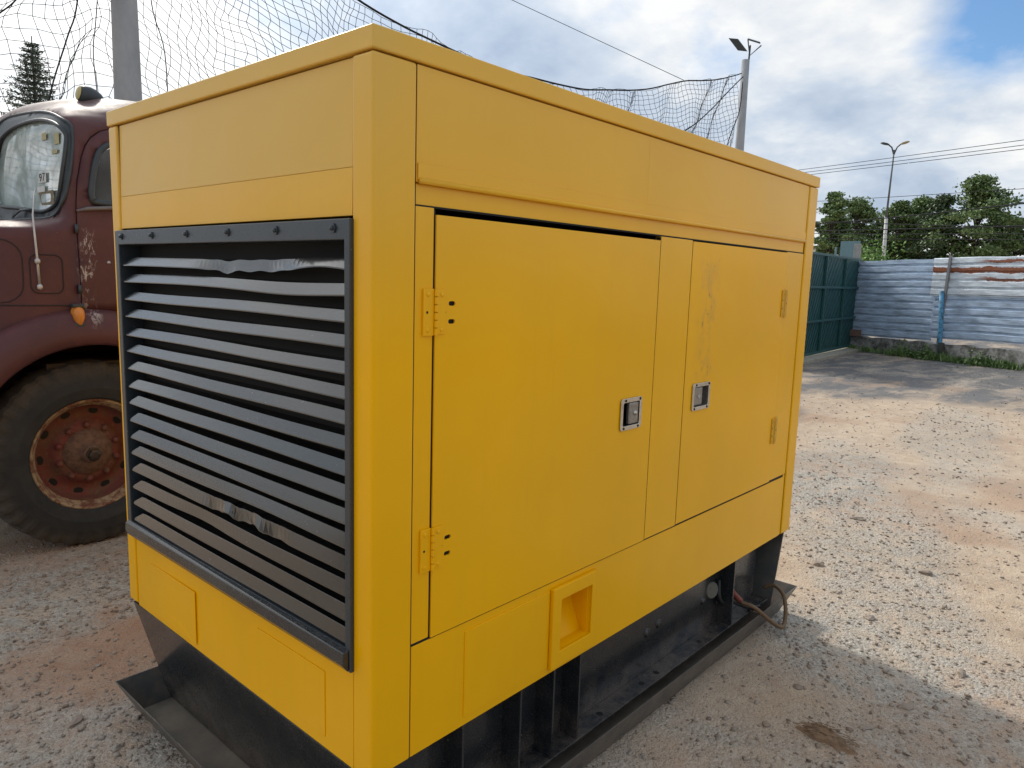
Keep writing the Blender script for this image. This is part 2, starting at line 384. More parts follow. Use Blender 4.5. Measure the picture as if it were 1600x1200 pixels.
def ground_mat():
    m = Mat('packed_earth_and_gravel'); g = m.attr('gravel'); asp = m.attr('asphalt'); red = m.attr('red')
    n1 = m.noise(1.3, 6, .6, .3); n2 = m.noise(9, 6, .65, .2); n3 = m.noise(55, 5, .7); n4 = m.noise(190, 3, .6)
    earth = m.mix(m.ramp(n2, [(.3, 0.), (.7, 1.)]), (.385, .285, .205), (.49, .40, .30))
    earth = m.mix(m.math('MULTIPLY', red, m.ramp(n2, [(.35, .5), (.65, 1.)])), earth, (.315, .185, .12))
    grit = m.mix(m.ramp(n3, [(.3, 0.), (.7, 1.)]), (.28, .25, .21), (.46, .425, .37))
    vc = m.voro(64, 'F1', out='Color'); hs = m.N.new('ShaderNodeRGBToBW'); m.L.new(vc, hs.inputs[0])
    peb = m.mix(m.ramp(hs.outputs[0], [(.2, 0.), (.8, 1.)]), (.27, .25, .215), (.47, .44, .39))
    grit = m.mix(.55, grit, peb)
    gm = m.math('MULTIPLY', g, m.ramp(m.noise(7, 6, .7, .4), [(.34, .15), (.55, 1.)]))
    gm = m.math('MAXIMUM', gm, m.ramp(m.noise(16, 7, .75), [(.56, 0.), (.68, .5)]))
    c = m.mix(gm, earth, grit)
    a1 = m.mix(m.ramp(n3, [(.3, 0.), (.7, 1.)]), (.10, .10, .105), (.19, .185, .18))
    am = m.math('MULTIPLY', asp, m.ramp(m.noise(.9, 7, .68, .6, sx=(1, 2.2, 1)), [(.38, .25), (.55, 1.)]))
    c = m.mix(am, c, a1)
    dark = m.ramp(n3, [(.28, 1.), (.38, 0.)]); c = m.mix(m.math('MULTIPLY', dark, .45), c, (.10, .075, .055))
    c = m.mix(1.0, c, m.ramp(n4, [(.25, .72), (.75, 1.22)]), 'MULTIPLY')
    c = m.mix(1.0, c, m.ramp(n1, [(.3, 1.04), (.7, 1.30)]), 'MULTIPLY')
    m.set(color=c, rough=.92, spec=.2)
    v = m.voro(64, 'F1'); v2 = m.voro(140, 'F1')
    h = m.math('ADD', m.math('MULTIPLY', m.math('SUBTRACT', 1.0, v), m.math('ADD', m.math('MULTIPLY', gm, .9), .25)), m.math('MULTIPLY', m.math('SUBTRACT', 1.0, v2), .35))
    b = m.bump(h, .8, .012); m.bump(n3, .7, .010, b); return m.m
M['ground'] = ground_mat()
def stone_mat():
    m = Mat('loose_stones'); n = m.noise(30, 4, .6); v = m.noise(3, 2); r = m.attr('tone')
    c = m.mix(r, (.19, .15, .12), (.39, .35, .30)); c = m.mix(m.ramp(n, [(.4, 0.), (.7, .5)]), c, (.36, .25, .18))
    m.set(color=c, rough=.9, spec=.2); m.bump(n, .4, .004); return m.m
M['stones'] = stone_mat()
M['straw'] = plain('brown_straw', (.23, .15, .09), .9, 0, .35, 60, .5)

# ------------------------------------------------------------------ ground
def vnoise(x, y, seed):
    xi = np.floor(x).astype(np.int64); yi = np.floor(y).astype(np.int64); xf = x-xi; yf = y-yi
    def h(a, b):
        n = (a*374761393 + b*668265263 + seed*1442695041) & 0x7fffffff
        n = ((n ^ (n >> 13))*1274126177) & 0x7fffffff
        return ((n ^ (n >> 16)) & 0xffff)/65535.0
    u = xf*xf*(3-2*xf); v = yf*yf*(3-2*yf)
    return (h(xi, yi)*(1-u)+h(xi+1, yi)*u)*(1-v)+(h(xi, yi+1)*(1-u)+h(xi+1, yi+1)*u)*v
def fbm(x, y, f, o, seed, g=.5):
    a = 1; s = 0; t = 0
    for i in range(o): s = s+a*vnoise(x*f, y*f, seed+i); t += a; a *= g; f *= 2.03
    return s/t
def height(x, y):
    fade = np.clip(1-(np.hypot(x-5, y-1)-14)/10, 0, 1)
    h = (fbm(x, y, .35, 3, 3)-.5)*.05*fade
    h = h + (fbm(x, y, 2.2, 3, 9)-.5)*.035*fade
    rough = np.clip((fbm(x, y, 1.1, 3, 21)-.40)*4, .12, 1)
    h = h + (fbm(x, y, 11, 4, 31, .6)-.5)*.030*rough*fade
    # flat under the tray and the truck's tyres
    flat = np.clip((np.maximum(np.abs(x-1.17)-1.25, np.abs(y-.64)-.72))/.35, 0, 1)
    flat2 = np.clip((np.hypot(x-.485, (y-3.15)))/.5-.3, 0, 1)
    return h*np.minimum(flat, flat2) - .004
def smooth(a, b, t): t = np.clip((t-a)/(b-a), 0, 1); return t*t*(3-2*t)
def axis(fine0, fine1, step, far):
    core = np.arange(fine0, fine1, step); out = []
    s = step; p = fine1
    while p < far: out.append(p); s *= 1.09; p += s
    out.append(far); lo = []; s = step; p = fine0
    while True:
        s *= 1.09; p -= s
        if p < -far: break
        lo.append(p)
    return np.concatenate([[-far], lo[::-1], core, out])
def masks(x, y):
    w = fbm(x, y, .8, 4, 55)-.5; w2 = fbm(x, y, 2.5, 3, 77)-.5
    def blob(cx, cy, rx, ry, an=0):
        dx, dy = x-cx, y-cy; c, s = math.cos(R(an)), math.sin(R(an))
        u = (dx*c+dy*s)/rx; v = (-dx*s+dy*c)/ry; d = np.hypot(u, v)+w*.9+w2*.5
        return 1-smooth(.7, 1.15, d)
    g = blob(2.25, -.35, .45, .55, -20); g = np.maximum(g, blob(4.5, .75, .9, .45)); g = np.maximum(g, blob(3.2, -.15, 1.6, .5, 20)*.8)
    g = np.maximum(g, blob(.05, 2.4, .8, .38, 10)); g = np.maximum(g, blob(7.6, .3, 2.2, .5, 10)*.6)
    g = np.maximum(g, blob(-.3, 1.3, .4, .3)*.7)
    g = np.maximum(g, smooth(.52, .66, fbm(x, y, .55, 4, 91))*.8)
    a = smooth(9.0, 10.8, x+w*5+w2*1.5)*(1-smooth(26, 34, x)); a = np.maximum(a, blob(6.6, 2.3, 1.6, .45)*.8)
    r = np.maximum(blob(.0, 1.7, 1.4, .55), blob(-.1, 3.0, 1.2, .4)); r = np.maximum(r, smooth(.5, .62, fbm(x, y, .9, 4, 131))*.55)
    r = np.maximum(r, blob(1.55, -.75, .9, .3)*.6)
    return g, a, r
def build_ground():
    xs = axis(-1.4, 6.0, .020, 900.); ys = axis(-1.5, 3.6, .020, 900.)
    X, Y = np.meshgrid(xs, ys); Zv = height(X, Y); nx, ny = len(xs), len(ys)
    V = np.stack([X.ravel(), Y.ravel(), Zv.ravel()], 1)
    i = np.arange(nx*ny).reshape(ny, nx); F = np.stack([i[:-1, :-1], i[:-1, 1:], i[1:, 1:], i[1:, :-1]], -1).reshape(-1, 4)
    me = bpy.data.meshes.new('ground'); me.vertices.add(len(V)); me.vertices.foreach_set('co', V.ravel())
    me.loops.add(F.size); me.loops.foreach_set('vertex_index', F.ravel()); me.polygons.add(len(F))
    me.polygons.foreach_set('loop_start', np.arange(0, F.size, 4)); me.update(calc_edges=True)
    me.polygons.foreach_set('use_smooth', np.ones(len(F), bool))
    g, a, r = masks(X, Y)
    for n, v in (('gravel', g), ('asphalt', a), ('red', r)):
        at = me.attributes.new(n, 'FLOAT', 'POINT'); at.data.foreach_set('value', np.clip(v, 0, 1).ravel())
    o = link('ground', me, M['ground']); tag(o, kind='structure'); return o
build_ground()
def build_gravel():
    P = []
    def scatter(n, x0, x1, y0, y1, s0, s1, keep):
        x = rng.uniform(x0, x1, n); y = rng.uniform(y0, y1, n); g, a, r = masks(x, y)
        ok = rng.random(n) < keep(g, a)
        x, y = x[ok], y[ok]; s = s0*(s1/s0)**(rng.random(len(x))**3.0)
        inb = (np.abs(x-1.17) < 1.16) & (np.abs(y-.64) < .62)
        P.append(np.stack([x, y, s], 1)[~inb])
    dens = lambda g, a: np.clip(.30+.70*g-.6*a, 0.02, 1)
    scatter(42000, .6, 4.6, -1.5, 2.6, .0018, .012, dens)
    scatter(26000, -1.3, .7, .3, 3.6, .0018, .0125, dens)
    scatter(20000, 4.6, 12, -1.6, 5, .004, .017, lambda g, a: np.clip(.3+.7*g-.25*a, 0, 1))
    scatter(2500, 12, 17, -2, 4.2, .006, .018, lambda g, a: .6+0*g)
    P = np.concatenate(P); n = len(P)
    cube = np.array([(x, y, z) for z in (-1, 1) for y in (-1, 1) for x in (-1, 1)], float)
    q = np.array([(0, 2, 3, 1), (4, 5, 7, 6), (0, 1, 5, 4), (2, 6, 7, 3), (0, 4, 6, 2), (1, 3, 7, 5)])
    V = cube[None]*rng.uniform(.45, 1.05, (n, 8, 3)); sc3 = rng.uniform(.7, 1.3, (n, 1, 3)); sc3[..., 2] *= .55
    V = V*sc3; t = rng.uniform(0, 2*np.pi, n)[:, None]; x = V[..., 0]*np.cos(t)-V[..., 1]*np.sin(t); y = V[..., 0]*np.sin(t)+V[..., 1]*np.cos(t)
    tl = rng.normal(0, .25, n)[:, None]; z = V[..., 2]+x*tl
    V = np.stack([x, y, z], -1)*P[:, 2][:, None, None]*.8
    V[..., 0] += P[:, 0][:, None]; V[..., 1] += P[:, 1][:, None]; V[..., 2] += (height(P[:, 0], P[:, 1])+P[:, 2]*.18)[:, None]
    F = (q[None]+(np.arange(n)*8)[:, None, None]).reshape(-1, 4)
    me = bpy.data.meshes.new('gravel'); me.vertices.add(n*8); me.vertices.foreach_set('co', V.ravel())
    me.loops.add(F.size); me.loops.foreach_set('vertex_index', F.ravel()); me.polygons.add(len(F))
    me.polygons.foreach_set('loop_start', np.arange(0, F.size, 4)); me.update(calc_edges=True)
    at = me.attributes.new('tone', 'FLOAT', 'POINT'); at.data.foreach_set('value', np.repeat(rng.random(n)**.8, 8))
    tag(link('gravel', me, M['stones']), 'loose gravel and small stones scattered over the packed yard', 'gravel', kind='stuff')
build_gravel()
def rock(name, x, y, s, label, group=None, flat=.5):
    bm = bmesh.new(); bmesh.ops.create_icosphere(bm, subdivisions=2, radius=1)
    rs = random.random()*50
    for v in bm.verts:
        c = v.co; k = 1+.25*math.sin(3*c.x+rs)+.2*math.sin(4*c.y+rs*1.3)+.15*math.sin(5*c.z+rs*.7)
        v.co = Vector((c.x*k*s*1.2, c.y*k*s*.85, c.z*k*s*flat))
    me = bpy.data.meshes.new(name); bm.to_mesh(me); bm.free()
    at = me.attributes.new('tone', 'FLOAT', 'POINT'); t = random.uniform(.35, .9); at.data.foreach_set('value', [t]*len(me.vertices))
    o = link(name, me, M['stones']); o.location = (x, y, float(height(np.array([x]), np.array([y]))[0])+s*flat*.35); o.rotation_euler = (0, 0, random.random()*6)
    tag(o, label, 'stone', group)
for x, y, s in [(-.16, 1.36, .022), (-.28, 1.62, .017), (.02, 2.05, .02), (-.30, 2.2, .022), (-.12, 1.13, .016),
                (1.70, -.55, .018), (1.95, -.62, .02), (2.6, -.3, .022), (1.45, -.30, .014), (2.35, -.72, .02), (3.1, .1, .028), (1.78, -.28, .015), (3.4, -.35, .03), (4.1, .2, .03)]:
    rock('stone', x, y, s, 'pale weathered stone half sunk in the earth '+('between the drip tray and the old truck' if x < .5 else 'on the door side of the generator'), 'larger loose stones '+('by the louvered end' if x < .5 else 'on the door side'))
def straw_patch():
    m = MB(); hz = lambda x, y: float(height(np.array([x]), np.array([y]))[0])
    n = 40; c = (1.535, -.47, hz(1.535, -.47)+.009); v = [c]; f = []
    for ring, rr in enumerate((.5, 1.0)):
        for k in range(n):
            t = 2*math.pi*k/n; j = 1+.16*math.sin(3*t+1)+.1*math.sin(7*t)
            x = 1.535+.060*j*rr*math.cos(t)+.035*j*rr*math.sin(t)*.2; y = -.47+.105*j*rr*math.sin(t)
            v.append((x, y, hz(x, y)+(.008 if ring == 0 else -.004)))
    f += [(0, 1+k, 1+(k+1) % n) for k in range(n)] + [(1+k, 1+n+k, 1+n+(k+1) % n, 1+(k+1) % n) for k in range(n)]
    m.add(v, f)
    for i in range(60):
        t = random.random()*6.28; q = random.random()**.5; x = 1.535+.055*q*math.cos(t); y = -.47+.095*q*math.sin(t); a = random.gauss(1.9, .5); l = random.uniform(.012, .035)
        z = hz(x, y)+.011; m.bar((x-l*math.cos(a), y-l*math.sin(a), z), (x+l*math.cos(a), y+l*math.sin(a), z+random.uniform(-.002, .005)), .0016, .0014)
    tag(m.build('straw_clump', M['straw'], smooth=False), 'flat brown clump of dry straw pressed into the shaded earth', 'straw')
straw_patch()

# ------------------------------------------------------------------ generator
GL, GW, ZT, ZB, Z0 = 2.335, 1.293, 1.945, 1.902, .40
gen = empty('generator', (0, 0, 0), 'large yellow enclosed diesel generator with black louvered end standing on a steel drip tray', 'generator')
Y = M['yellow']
side = lambda u, v, d: (u, d, v)          # on the door side, set in by d
endf = lambda u, v, d: (d, u, v)
def sp(y0): return lambda u, v, d: (u, y0+d, v)
def ep(x0): return lambda u, v, d: (x0+d, u, v)
# core: dark box behind the panels
MB().box(.06, GL-.06, .10, GW-.03, Z0+.01, ZB-.007).build('inner_case', M['dark'], gen)
# roof with folded rim
rf = MB(); rf.box(-.003, GL+.003, -.003, GW+.003, ZB, ZT); rf.build('roof', Y, gen, bevel=.0035, seg=3)
MB().box(.016, GL-.016, .016, GW-.016, ZB-.006, ZB-.0005).build('roof_seal', M['seam'], gen)
def post(x0, x1, y0, y1): return MB().box(x0, x1, y0, y1, Z0, ZB-.003).build('corner_post', Y, gen, bevel=.006, seg=3)
post(0, .109, 0, .066); post(0, .109, 1.234, GW); post(2.244, GL, 0, .066); post(2.244, GL, 1.234, GW)
JX = 0.99
# ---- door side (y = 0)
plate(rect(.1125, JX, 1.6715, ZB-.0035), [], .020, sp(.004)).build('side_top_panel', Y, gen, bevel=.0008)
plate(rect(JX+.0006, 2.240, 1.6715, ZB-.0035), [], .020, sp(.0045)).build('side_top_panel', Y, gen, bevel=.0008)
plate(rect(.1145, 2.232, 1.677, 1.7095), [], .004, sp(-.0005)).build('drip_strip', Y, gen, bevel=.0012)
st = MB().tube([(.116, -.002, 1.6740), (.8, -.0035, 1.6730), (1.5, -.002, 1.6740), (2.231, -.001, 1.6740)], .0062, 10); st.build('rolled_lip', Y, gen, smooth=True)
plate(rect(.1125, 2.240, 1.6265, 1.6695), [], .020, sp(.0075)).build('header_rail', Y, gen, bevel=.0015)
def jamb(x0, x1, z0=.672, z1=1.6245): return plate(rect(x0, x1, z0, z1), [], .02, sp(.005)).build('door_jamb', Y, gen, bevel=.0015)
jamb(.1125, .1632); plate(rect(1.0785, 1.2735, .672, 1.6228), [], .02, sp(.0012)).build('door_jamb', Y, gen, bevel=.001); jamb(2.0625, 2.240, .676, 1.6235)
def slot(cx, cz, w=.020, h=.010): return rrect(cx-w/2, cx+w/2, cz-h/2, cz+h/2, h*.45, 4)
d1 = rect(.1672, 1.0742, .6705, 1.6105); lat1 = rect(.907, 1.003, 1.057, 1.135)
slots = [slot(.2155, 1.426), slot(.2150, 1.387), slot(.2145, .897), slot(.2140, .859)]
hol = [rrect(.2035, .2075, 1.404, 1.411, .0018, 3)]
door1 = plate(d1, slots+[lat1], .004, sp(.001), ([.3, .5, .7, .85], [.8, 1.0, 1.2, 1.4, 1.55])).build('large_door', Y, gen)
d2 = rect(1.2775, 2.0580, .6750, 1.6195); lat2 = rect(1.339, 1.447, 1.067, 1.143)
door2 = plate(d2, [lat2], .012, sp(.001), ([1.5, 1.7, 1.9], [.8, 1.0, 1.2, 1.4, 1.55])).build('small_door', M['scratched'], gen)
for z0_, z1_ in ((.840, .915), (1.370, 1.445)):
    MB().box(.188, .245, .0065, .0085, z0_, z1_).build('slot_backing', M['dark'], door1)
for x0_, x1_, z0_, z1_ in ((.1085, .113, Z0, 1.898), (.1628, .1676, .672, 1.62), (1.0738, 1.0789, .672, 1.62), (1.2731, 1.2779, .672, 1.62), (2.0576, 2.0629, .677, 1.62), (2.2398, 2.2443, Z0, 1.898),
                            (.114, 2.218, .6655, .6765), (.114, 2.2385, 1.6235, 1.6275)):
    MB().box(x0_, x1_, .0024 if 1.07 < x0_ < 1.3 else .0058, .016, z0_, z1_).build('seam_gap', M['dark'], gen)
for y0_, y1_, z0_, z1_ in ((.0655, .070, Z0, 1.898), (1.230, 1.2345, Z0, 1.898)):
    MB().box(.0075, .016, y0_, y1_, z0_, z1_).build('seam_gap', M['dark'], gen)
# thin step of the frame just under the header over each door: the gap is wide over the doors
pock_hole = rect(.6500, .7830, .4640, .6090)
plate(rect(.1125, 2.2190, Z0, .6660), [pock_hole], .02, sp(.004), ([.3, .5, 1., 1.5, 2.], [.53])).build('bottom_rail', Y, gen, bevel=.0012)
plate(rect(2.2215, 2.2415, Z0, .6735), [], .02, sp(.006)).build('door_jamb', Y, gen, bevel=.0012)
plate(rect(.2790, .6020, .4225, .6450), [], .003, sp(.0012)).build('blanking_patch', Y, gen, bevel=.001)
pf = plate(rect(.6060, .8110, .4150, .6500), [rect(.6435, .7880, .4605, .6115)], .012, sp(-.009)).build('lifting_pocket', Y, gen, bevel=.0018)
def pocket():
    x0, x1, z0, z1 = .6470, .7850, .4630, .6095; dp = .085
    m = MB(); y0 = -.004; xa = x0+.006
    # far wall (right), floor, left slope and slanted back that runs out towards the top
    m.add([(x1, y0, z0), (x1, y0, z1), (x1, dp, z1-.004), (x1, dp*.35, z0)], [(0, 1, 2, 3)])
    m.add([(x0, y0, z0), (x1, y0, z0), (x1, dp*.35, z0), (x0, dp*.35, z0)], [(0, 1, 2, 3)])
    m.add([(x0, dp*.35, z0), (x1, dp*.35, z0), (x1, dp, z1-.004), (x0, dp, z1-.004)], [(0, 1, 2, 3)])
    m.add([(x0, y0, z0), (x0, dp*.35, z0), (x0, dp, z1-.004), (x0, y0, z1)], [(0, 1, 2, 3)])
    m.add([(x0, y0, z1), (x0, dp, z1-.004), (x1, dp, z1-.004), (x1, y0, z1)], [(0, 1, 2, 3)])
    
    o = m.build('pocket_lining', Y, pf); q = o.modifiers.new('t', 'SOLIDIFY'); q.thickness = .001; q.offset = 0; return o
pocket()
# hinges
def hinge(xk, z0, z1, left, y=.0):
    """leaf on the jamb, leaf on the door, barrel between; left: the jamb is on the left"""
    m = MB(); s = -1 if left else 1; w = .033; h = z1-z0
    a, b = sorted((xk+s*.0035, xk+s*w)); m.box(a, b, y-.0005, y+.0045, z0, z1)
    a, b = sorted((xk-s*.0035, xk-s*w*.85)); m.box(a, b, y-.0035, y+.0005, z0+.003, z1-.001)
    n = 6
    for k in range(n):
        m.tube([(xk, y-.0035, z0+h*k/n+.0008), (xk, y-.0035, z0+h*(k+1)/n-.0008)], .0046, 10)
    for t in (.12, .88):
        for q, yy in ((s*.021, y-.0005), (-s*.016, y-.0035)):
            m.lathe([(0, .0032), (.003, .003), (.0048, .0012), (.005, 0)], 12, facing((xk+q, yy, z0+h*t), (0, -1, 0)))
    o = m.build('hinge', Y if left else M['hinge'], gen, bevel=.0005, seg=1)
    k = MB(); k.lathe([(0, .0004), (.0028, .0004), (.003, 0)], 10, facing((xk+s*.023, y-.0006, z0+h*.5), (0, -1, 0)))
    if left: k.lathe([(0, .0004), (.0016, .0004), (.002, 0)], 10, facing((xk-s*.030, y-.0002, z0+h*.5), (0, -1, 0)))
    else:
        for t in (.33, .62): k.lathe([(0, .0004), (.0028, .0004), (.003, 0)], 10, facing((xk-s*.024, y-.0037, z0+h*t), (0, -1, 0)))
    k.build('screw_hole', M['dark'], o)
hinge(.1655, 1.358, 1.457, True); hinge(.1655, .832, .931, True)
hinge(2.0605, 1.362, 1.472, False); hinge(2.0605, .838, .948, False)
# latches
def latch(door, x0, x1, z0, z1, turned):
    m = plate(rrect(x0, x1, z0, z1, .010, 4), [rrect(x0+.013, x1-.013, z0+.013, z1-.013, .005, 3)], .003, sp(-.0042))
    m.build('latch_plate', M['chrome'], door, bevel=.001)
    b = MB(); dp = .028; xi0, xi1, zi0, zi1 = x0+.0125, x1-.0125, z0+.0125, z1-.0125
    b.add([(xi0, -.001, zi0), (xi1, -.001, zi0), (xi1, -.001, zi1), (xi0, -.001, zi1), (xi0, dp, zi0), (xi1, dp, zi0), (xi1, dp, zi1), (xi0, dp, zi1)],
          [(4, 5, 6, 7), (0, 1, 5, 4), (1, 2, 6, 5), (2, 3, 7, 6), (3, 0, 4, 7)])
    b.build('latch_cup', M['dark'] if turned else M['zinc'], door)
    w = xi1-xi0
    p = MB()
    if turned:
        p.box(xi0+w*.40, xi1-.003, -.002, .010, zi0+.003, zi1-.003)
        p.build('latch_paddle', M['zinc'], door, bevel=.003)
        k = MB().lathe([(0, .007), (.004, .0065), (.0075, .003), (.008, 0)], 16, facing((xi0+w*.74, -.002, (z0+z1)/2), (0, -1, 0)))
        k.build('lock_knob', M['chrome'], door, smooth=True)
        MB().tube([(xi0+.006, .012, zi0+.004), (xi0+.006, .012, zi1-.004)], .004, 8).build('latch_spring', M['chrome'], door, smooth=True)
    else:
        p.box(xi0+.003, xi0+w*.66, .001, .010, zi0+.004, zi1-.004)
        p.build('latch_paddle', M['zinc'], door, bevel=.003)
        k = MB().lathe([(.006, 0), (.0058, .003), (.0035, .003), (.0035, 0)], 16, facing((xi0+w*.40, .001, (z0+z1)/2), (0, -1, 0)))
        k.build('keyhole_ring', M['chrome'], door, smooth=True)
    r = MB()
    for a in (x0+.024, x1-.012):
        r.lathe([(0, .0022), (.0026, .002), (.0042, .0008), (.0044, 0)], 12, facing((a, -.0042, z1-.0065), (0, -1, 0)))
        r.lathe([(0, .0022), (.0026, .002), (.0042, .0008), (.0044, 0)], 12, facing((a-.006, -.0042, z0+.0065), (0, -1, 0)))
    r.build('latch_rivet', M['dark'], door)
latch(door1, .898, 1.012, 1.048, 1.144, True)
latch(door2, 1.330, 1.456, 1.058, 1.152, False)
# ---- louver end (x = 0)
def tilt_end(z0, z1, x0, x1): return lambda u, v, d: (x0+(x1-x0)*(v-z0)/(z1-z0)+d, u, v)
plate(rect(.0695, 1.2305, 1.692, ZB-.0035), [], .02, tilt_end(1.692, 1.9, .0045, .0085), ([.4, .8], [1.75, 1.82])).build('end_top_panel', M['yellow_glare'], gen, bevel=.0015)
plate(rect(.0695, 1.2305, 1.598, 1.6915), [], .02, tilt_end(1.598, 1.692, .003, .0046)).build('end_top_panel', Y, gen, bevel=.0008)
plate(rect(.0695, 1.2305, Z0-.006, .6300), [], .02, ep(.004), ([.4, .8], [.5])).build('end_bottom_panel', Y, gen, bevel=.0015)
plate([(.8150, .4120), (1.118, .4120), (1.118, .5700), (.8150, .5700)], [], .003, lambda u, v, d: (.0012-.004*max(0, (.93-u)/.12)*(1-abs(v-.49)/.2)+d, u, v), ([.85, .89, .93, 1.0], [.45, .5, .54])).build('blanking_patch', Y, gen, bevel=.0008)
plate(rect(.1750, .4730, .4240, .5850), [], .003, ep(.0014)).build('blanking_patch', Y, gen, bevel=.001)
fy0, fy1, fz0, fz1 = .060, 1.2525, .6310, 1.5920; iy0, iy1, iz0, iz1 = .0790, 1.2260, .6820, 1.5500
fr = MB()
frame = plate(rect(fy0, fy1, fz0, fz1), [rect(iy0, iy1, iz0, iz1)], .066, ep(-.010)).build('louver_frame', M['frame'], gen, bevel=.002)
# raised folded sill along the bottom of the frame
MB().add([(-.012, fy0+.004, fz0+.002), (-.026, fy0+.006, fz0+.020), (-.024, fy0+.006, iz0-.004), (-.009, fy0+.006, iz0+.001),
          (-.012, fy1-.004, fz0+.002), (-.022, fy1-.006, fz0+.020), (-.020, fy1-.006, iz0-.006), (-.009, fy1-.006, iz0+.001)],
         [(0, 1, 5, 4), (1, 2, 6, 5), (2, 3, 7, 6), (0, 3, 2, 1), (4, 5, 6, 7), (3, 0, 4, 7)]).build('frame_sill', M['black'], frame, bevel=.002)
for yb in (1.2, .986, .771, .551, .332, .115):
    m = MB(); F_ = facing((-.010, yb, 1.5735), (-1, 0, 0))
    m.lathe([(0, .0095), (.0035, .009), (.0052, .006), (.0055, .0035)], 12, F_); m.lathe([(0, .0035), (.0105, .0035), (.0105, 0)], 6, F_)
    m.build('bolt', M['frame'], frame)
MB().box(.052, .056, iy0-.01, iy1+.01, iz0-.01, iz1+.01).build('radiator_screen', M['dark'], frame)
bz = [1.489, 1.442, 1.388, 1.335, 1.280, 1.229, 1.174, 1.119, 1.066, 1.010, .958, .906, .851, .797, .743, .688]
for i, z in enumerate(bz):
    n = 60; v = []; f = []
    for k in range(n+1):
        y = iy0+.001+(iy1-iy0-.002)*k/n; dz = dx = 0.0
        wob = .0012*math.sin(y*7+i*2.1)
        if i == 0:
            b = math.exp(-((y-.50)/.20)**4); dz = -.004*b+.008*math.exp(-((y-.17)/.10)**2)+.002*math.sin(y*61)*b; dx = .016*b
            dz -= .006*math.exp(-((y-.60)/.03)**2)
        if i == 1: dz = -.006*math.exp(-((y-.30)/.2)**2)
        if i == 12:
            b = math.exp(-((y-.52)/.17)**4); dz = (.004+.005*math.sin(y*43)+.003*math.sin(y*97))*b; dx = (.005+.006*math.sin(y*37+1))*b
        if i == 11: dz = .004*math.exp(-((y-.4)/.2)**2)
        if i == 13: b = math.exp(-((y-.75)/.15)**2); dz = .004*b; dx = .006*b
        lo_ = min(1.0, max(0.0, (i-5)/4)); RN = .014-.0055*lo_; RS = .0225+.0075*lo_
        e = min(1.0, (iy1-y)/.060)                     # pressed end: the blade closes towards its left tip
        lip = (-.004+dx, y, z+dz+wob); low = (-.004+dx*.9, y, z-.0030+dz+wob)
        mid = (-.004+RN*e+dx*.3, y, z+RS*e+dz*.5+wob); top = (.040, y, z+(RS+.001)*e+wob*.5)
        tp2 = (.0405, y, z+(RS-.001)*e-.0015+wob*.5); ml2 = (-.003+(RN-.0005)*e+dx*.3, y, z+(RS-.002)*e-.002+dz*.5+wob)
        v += [low, lip, mid, top, tp2, ml2]
    for k in range(n):
        for j in range(6): f.append((k*6+j, k*6+(j+1) % 6, (k+1)*6+(j+1) % 6, (k+1)*6+j))
    f += [tuple(range(5, -1, -1)), tuple(n*6+j for j in range(6))]
    m = MB().add(v, f); o = m.build('louver_blade', M['blade'], frame)
    o.modifiers.new('bevel', 'BEVEL').width = .0008
    if i in (0, 12): o['label'] = 'louver blade with its lip bent and dented'
# ---- hidden sides, plain panels
plate(rect(.1125, 2.240, Z0, ZB-.0035), [], .02, lambda u, v, d: (u, GW-.004-d, v)).build('rear_side_panel', Y, gen)
plate(rect(.0695, 1.2305, Z0, ZB-.0035), [], .02, lambda u, v, d: (GL-.004-d, u, v)).build('far_end_panel', Y, gen)
# ---- skid base and tray
B = M['black']
def beam(yw, s):
    m = MB(); m.box(.12, 2.20, min(yw, yw+.008*s), max(yw, yw+.008*s), .030, .3965)
    yo = yw-.066*s; a, b = sorted((yo, yw)); m.box(.14, 2.205, a, b, .098, .106); a, b = sorted((yo+.02*s, yw)); m.box(.10, 2.24, a, b, .386, .3985)
    o = m.build('skid_beam', B, gen, bevel=.0015)
    k = MB()
    for x in (.30, .55, .95, 1.20, 1.30, 1.62): k.lathe([(0, .0004), (.011, .0004), (.0115, 0)], 14, facing((x, yo+.030*s, .106), (0, 0, 1)))
    k.build('bolt_hole', M['dark'], o)
    for x in (.30, .52, .665, .79, 1.84):
        a, b = sorted((yo+.003*s, yw)); MB().box(x, x+.008, a, b, .107, .386).build('stiffener', B, o, bevel=.001)
    return o
bm1 = beam(.088, 1); bm2 = beam(GW-.088, -1)
for i, x in enumerate((1.28, 1.36, 1.70, 1.76)):
    MB().lathe([(0, .008), (.012, .007), (.016, .002), (.018, 0)], 10, facing((x, .088, .25+.05*math.sin(i*3.)), (0, -1, 0))).build('bolt', B, gen)
# sloped end plates
for xa, xb in (((.002, .105)), ((GL-.002, GL-.105))):
    m = MB(); t = .008 if xb > xa else -.008
    y0, y1 = .020, GW-.022
    m.add([(xa, y0, .3935), (xa, y1, .3935), (xb, y1, .018), (xb, y0, .018), (xa+t, y0, .3935), (xa+t, y1, .3935), (xb+t, y1, .018), (xb+t, y0, .018)],
          [(0, 1, 2, 3), (7, 6, 5, 4), (0, 4, 5, 1), (1, 5, 6, 2), (2, 6, 7, 3), (3, 7, 4, 0)])
    m.build('sloped_end_plate', M['tray'] if xa > 1 else B, gen, bevel=.001)
tr = MB(); T = [(-.057, -.036, 2.402, 1.300, .122), (.0, .012, 2.315, 1.262, .006)]
def loop(t, ins): x0, y0, x1, y1, z = t; return [(x0+ins, y0+ins, z), (x1-ins, y0+ins, z), (x1-ins, y1-ins, z), (x0+ins, y1-ins, z)]
v = loop(T[1], 0)+loop(T[0], 0)+loop(T[0], .004)+[(p[0], p[1], .011) for p in loop(T[1], .004)]
f = [(3, 2, 1, 0), (12, 13, 14, 15)]
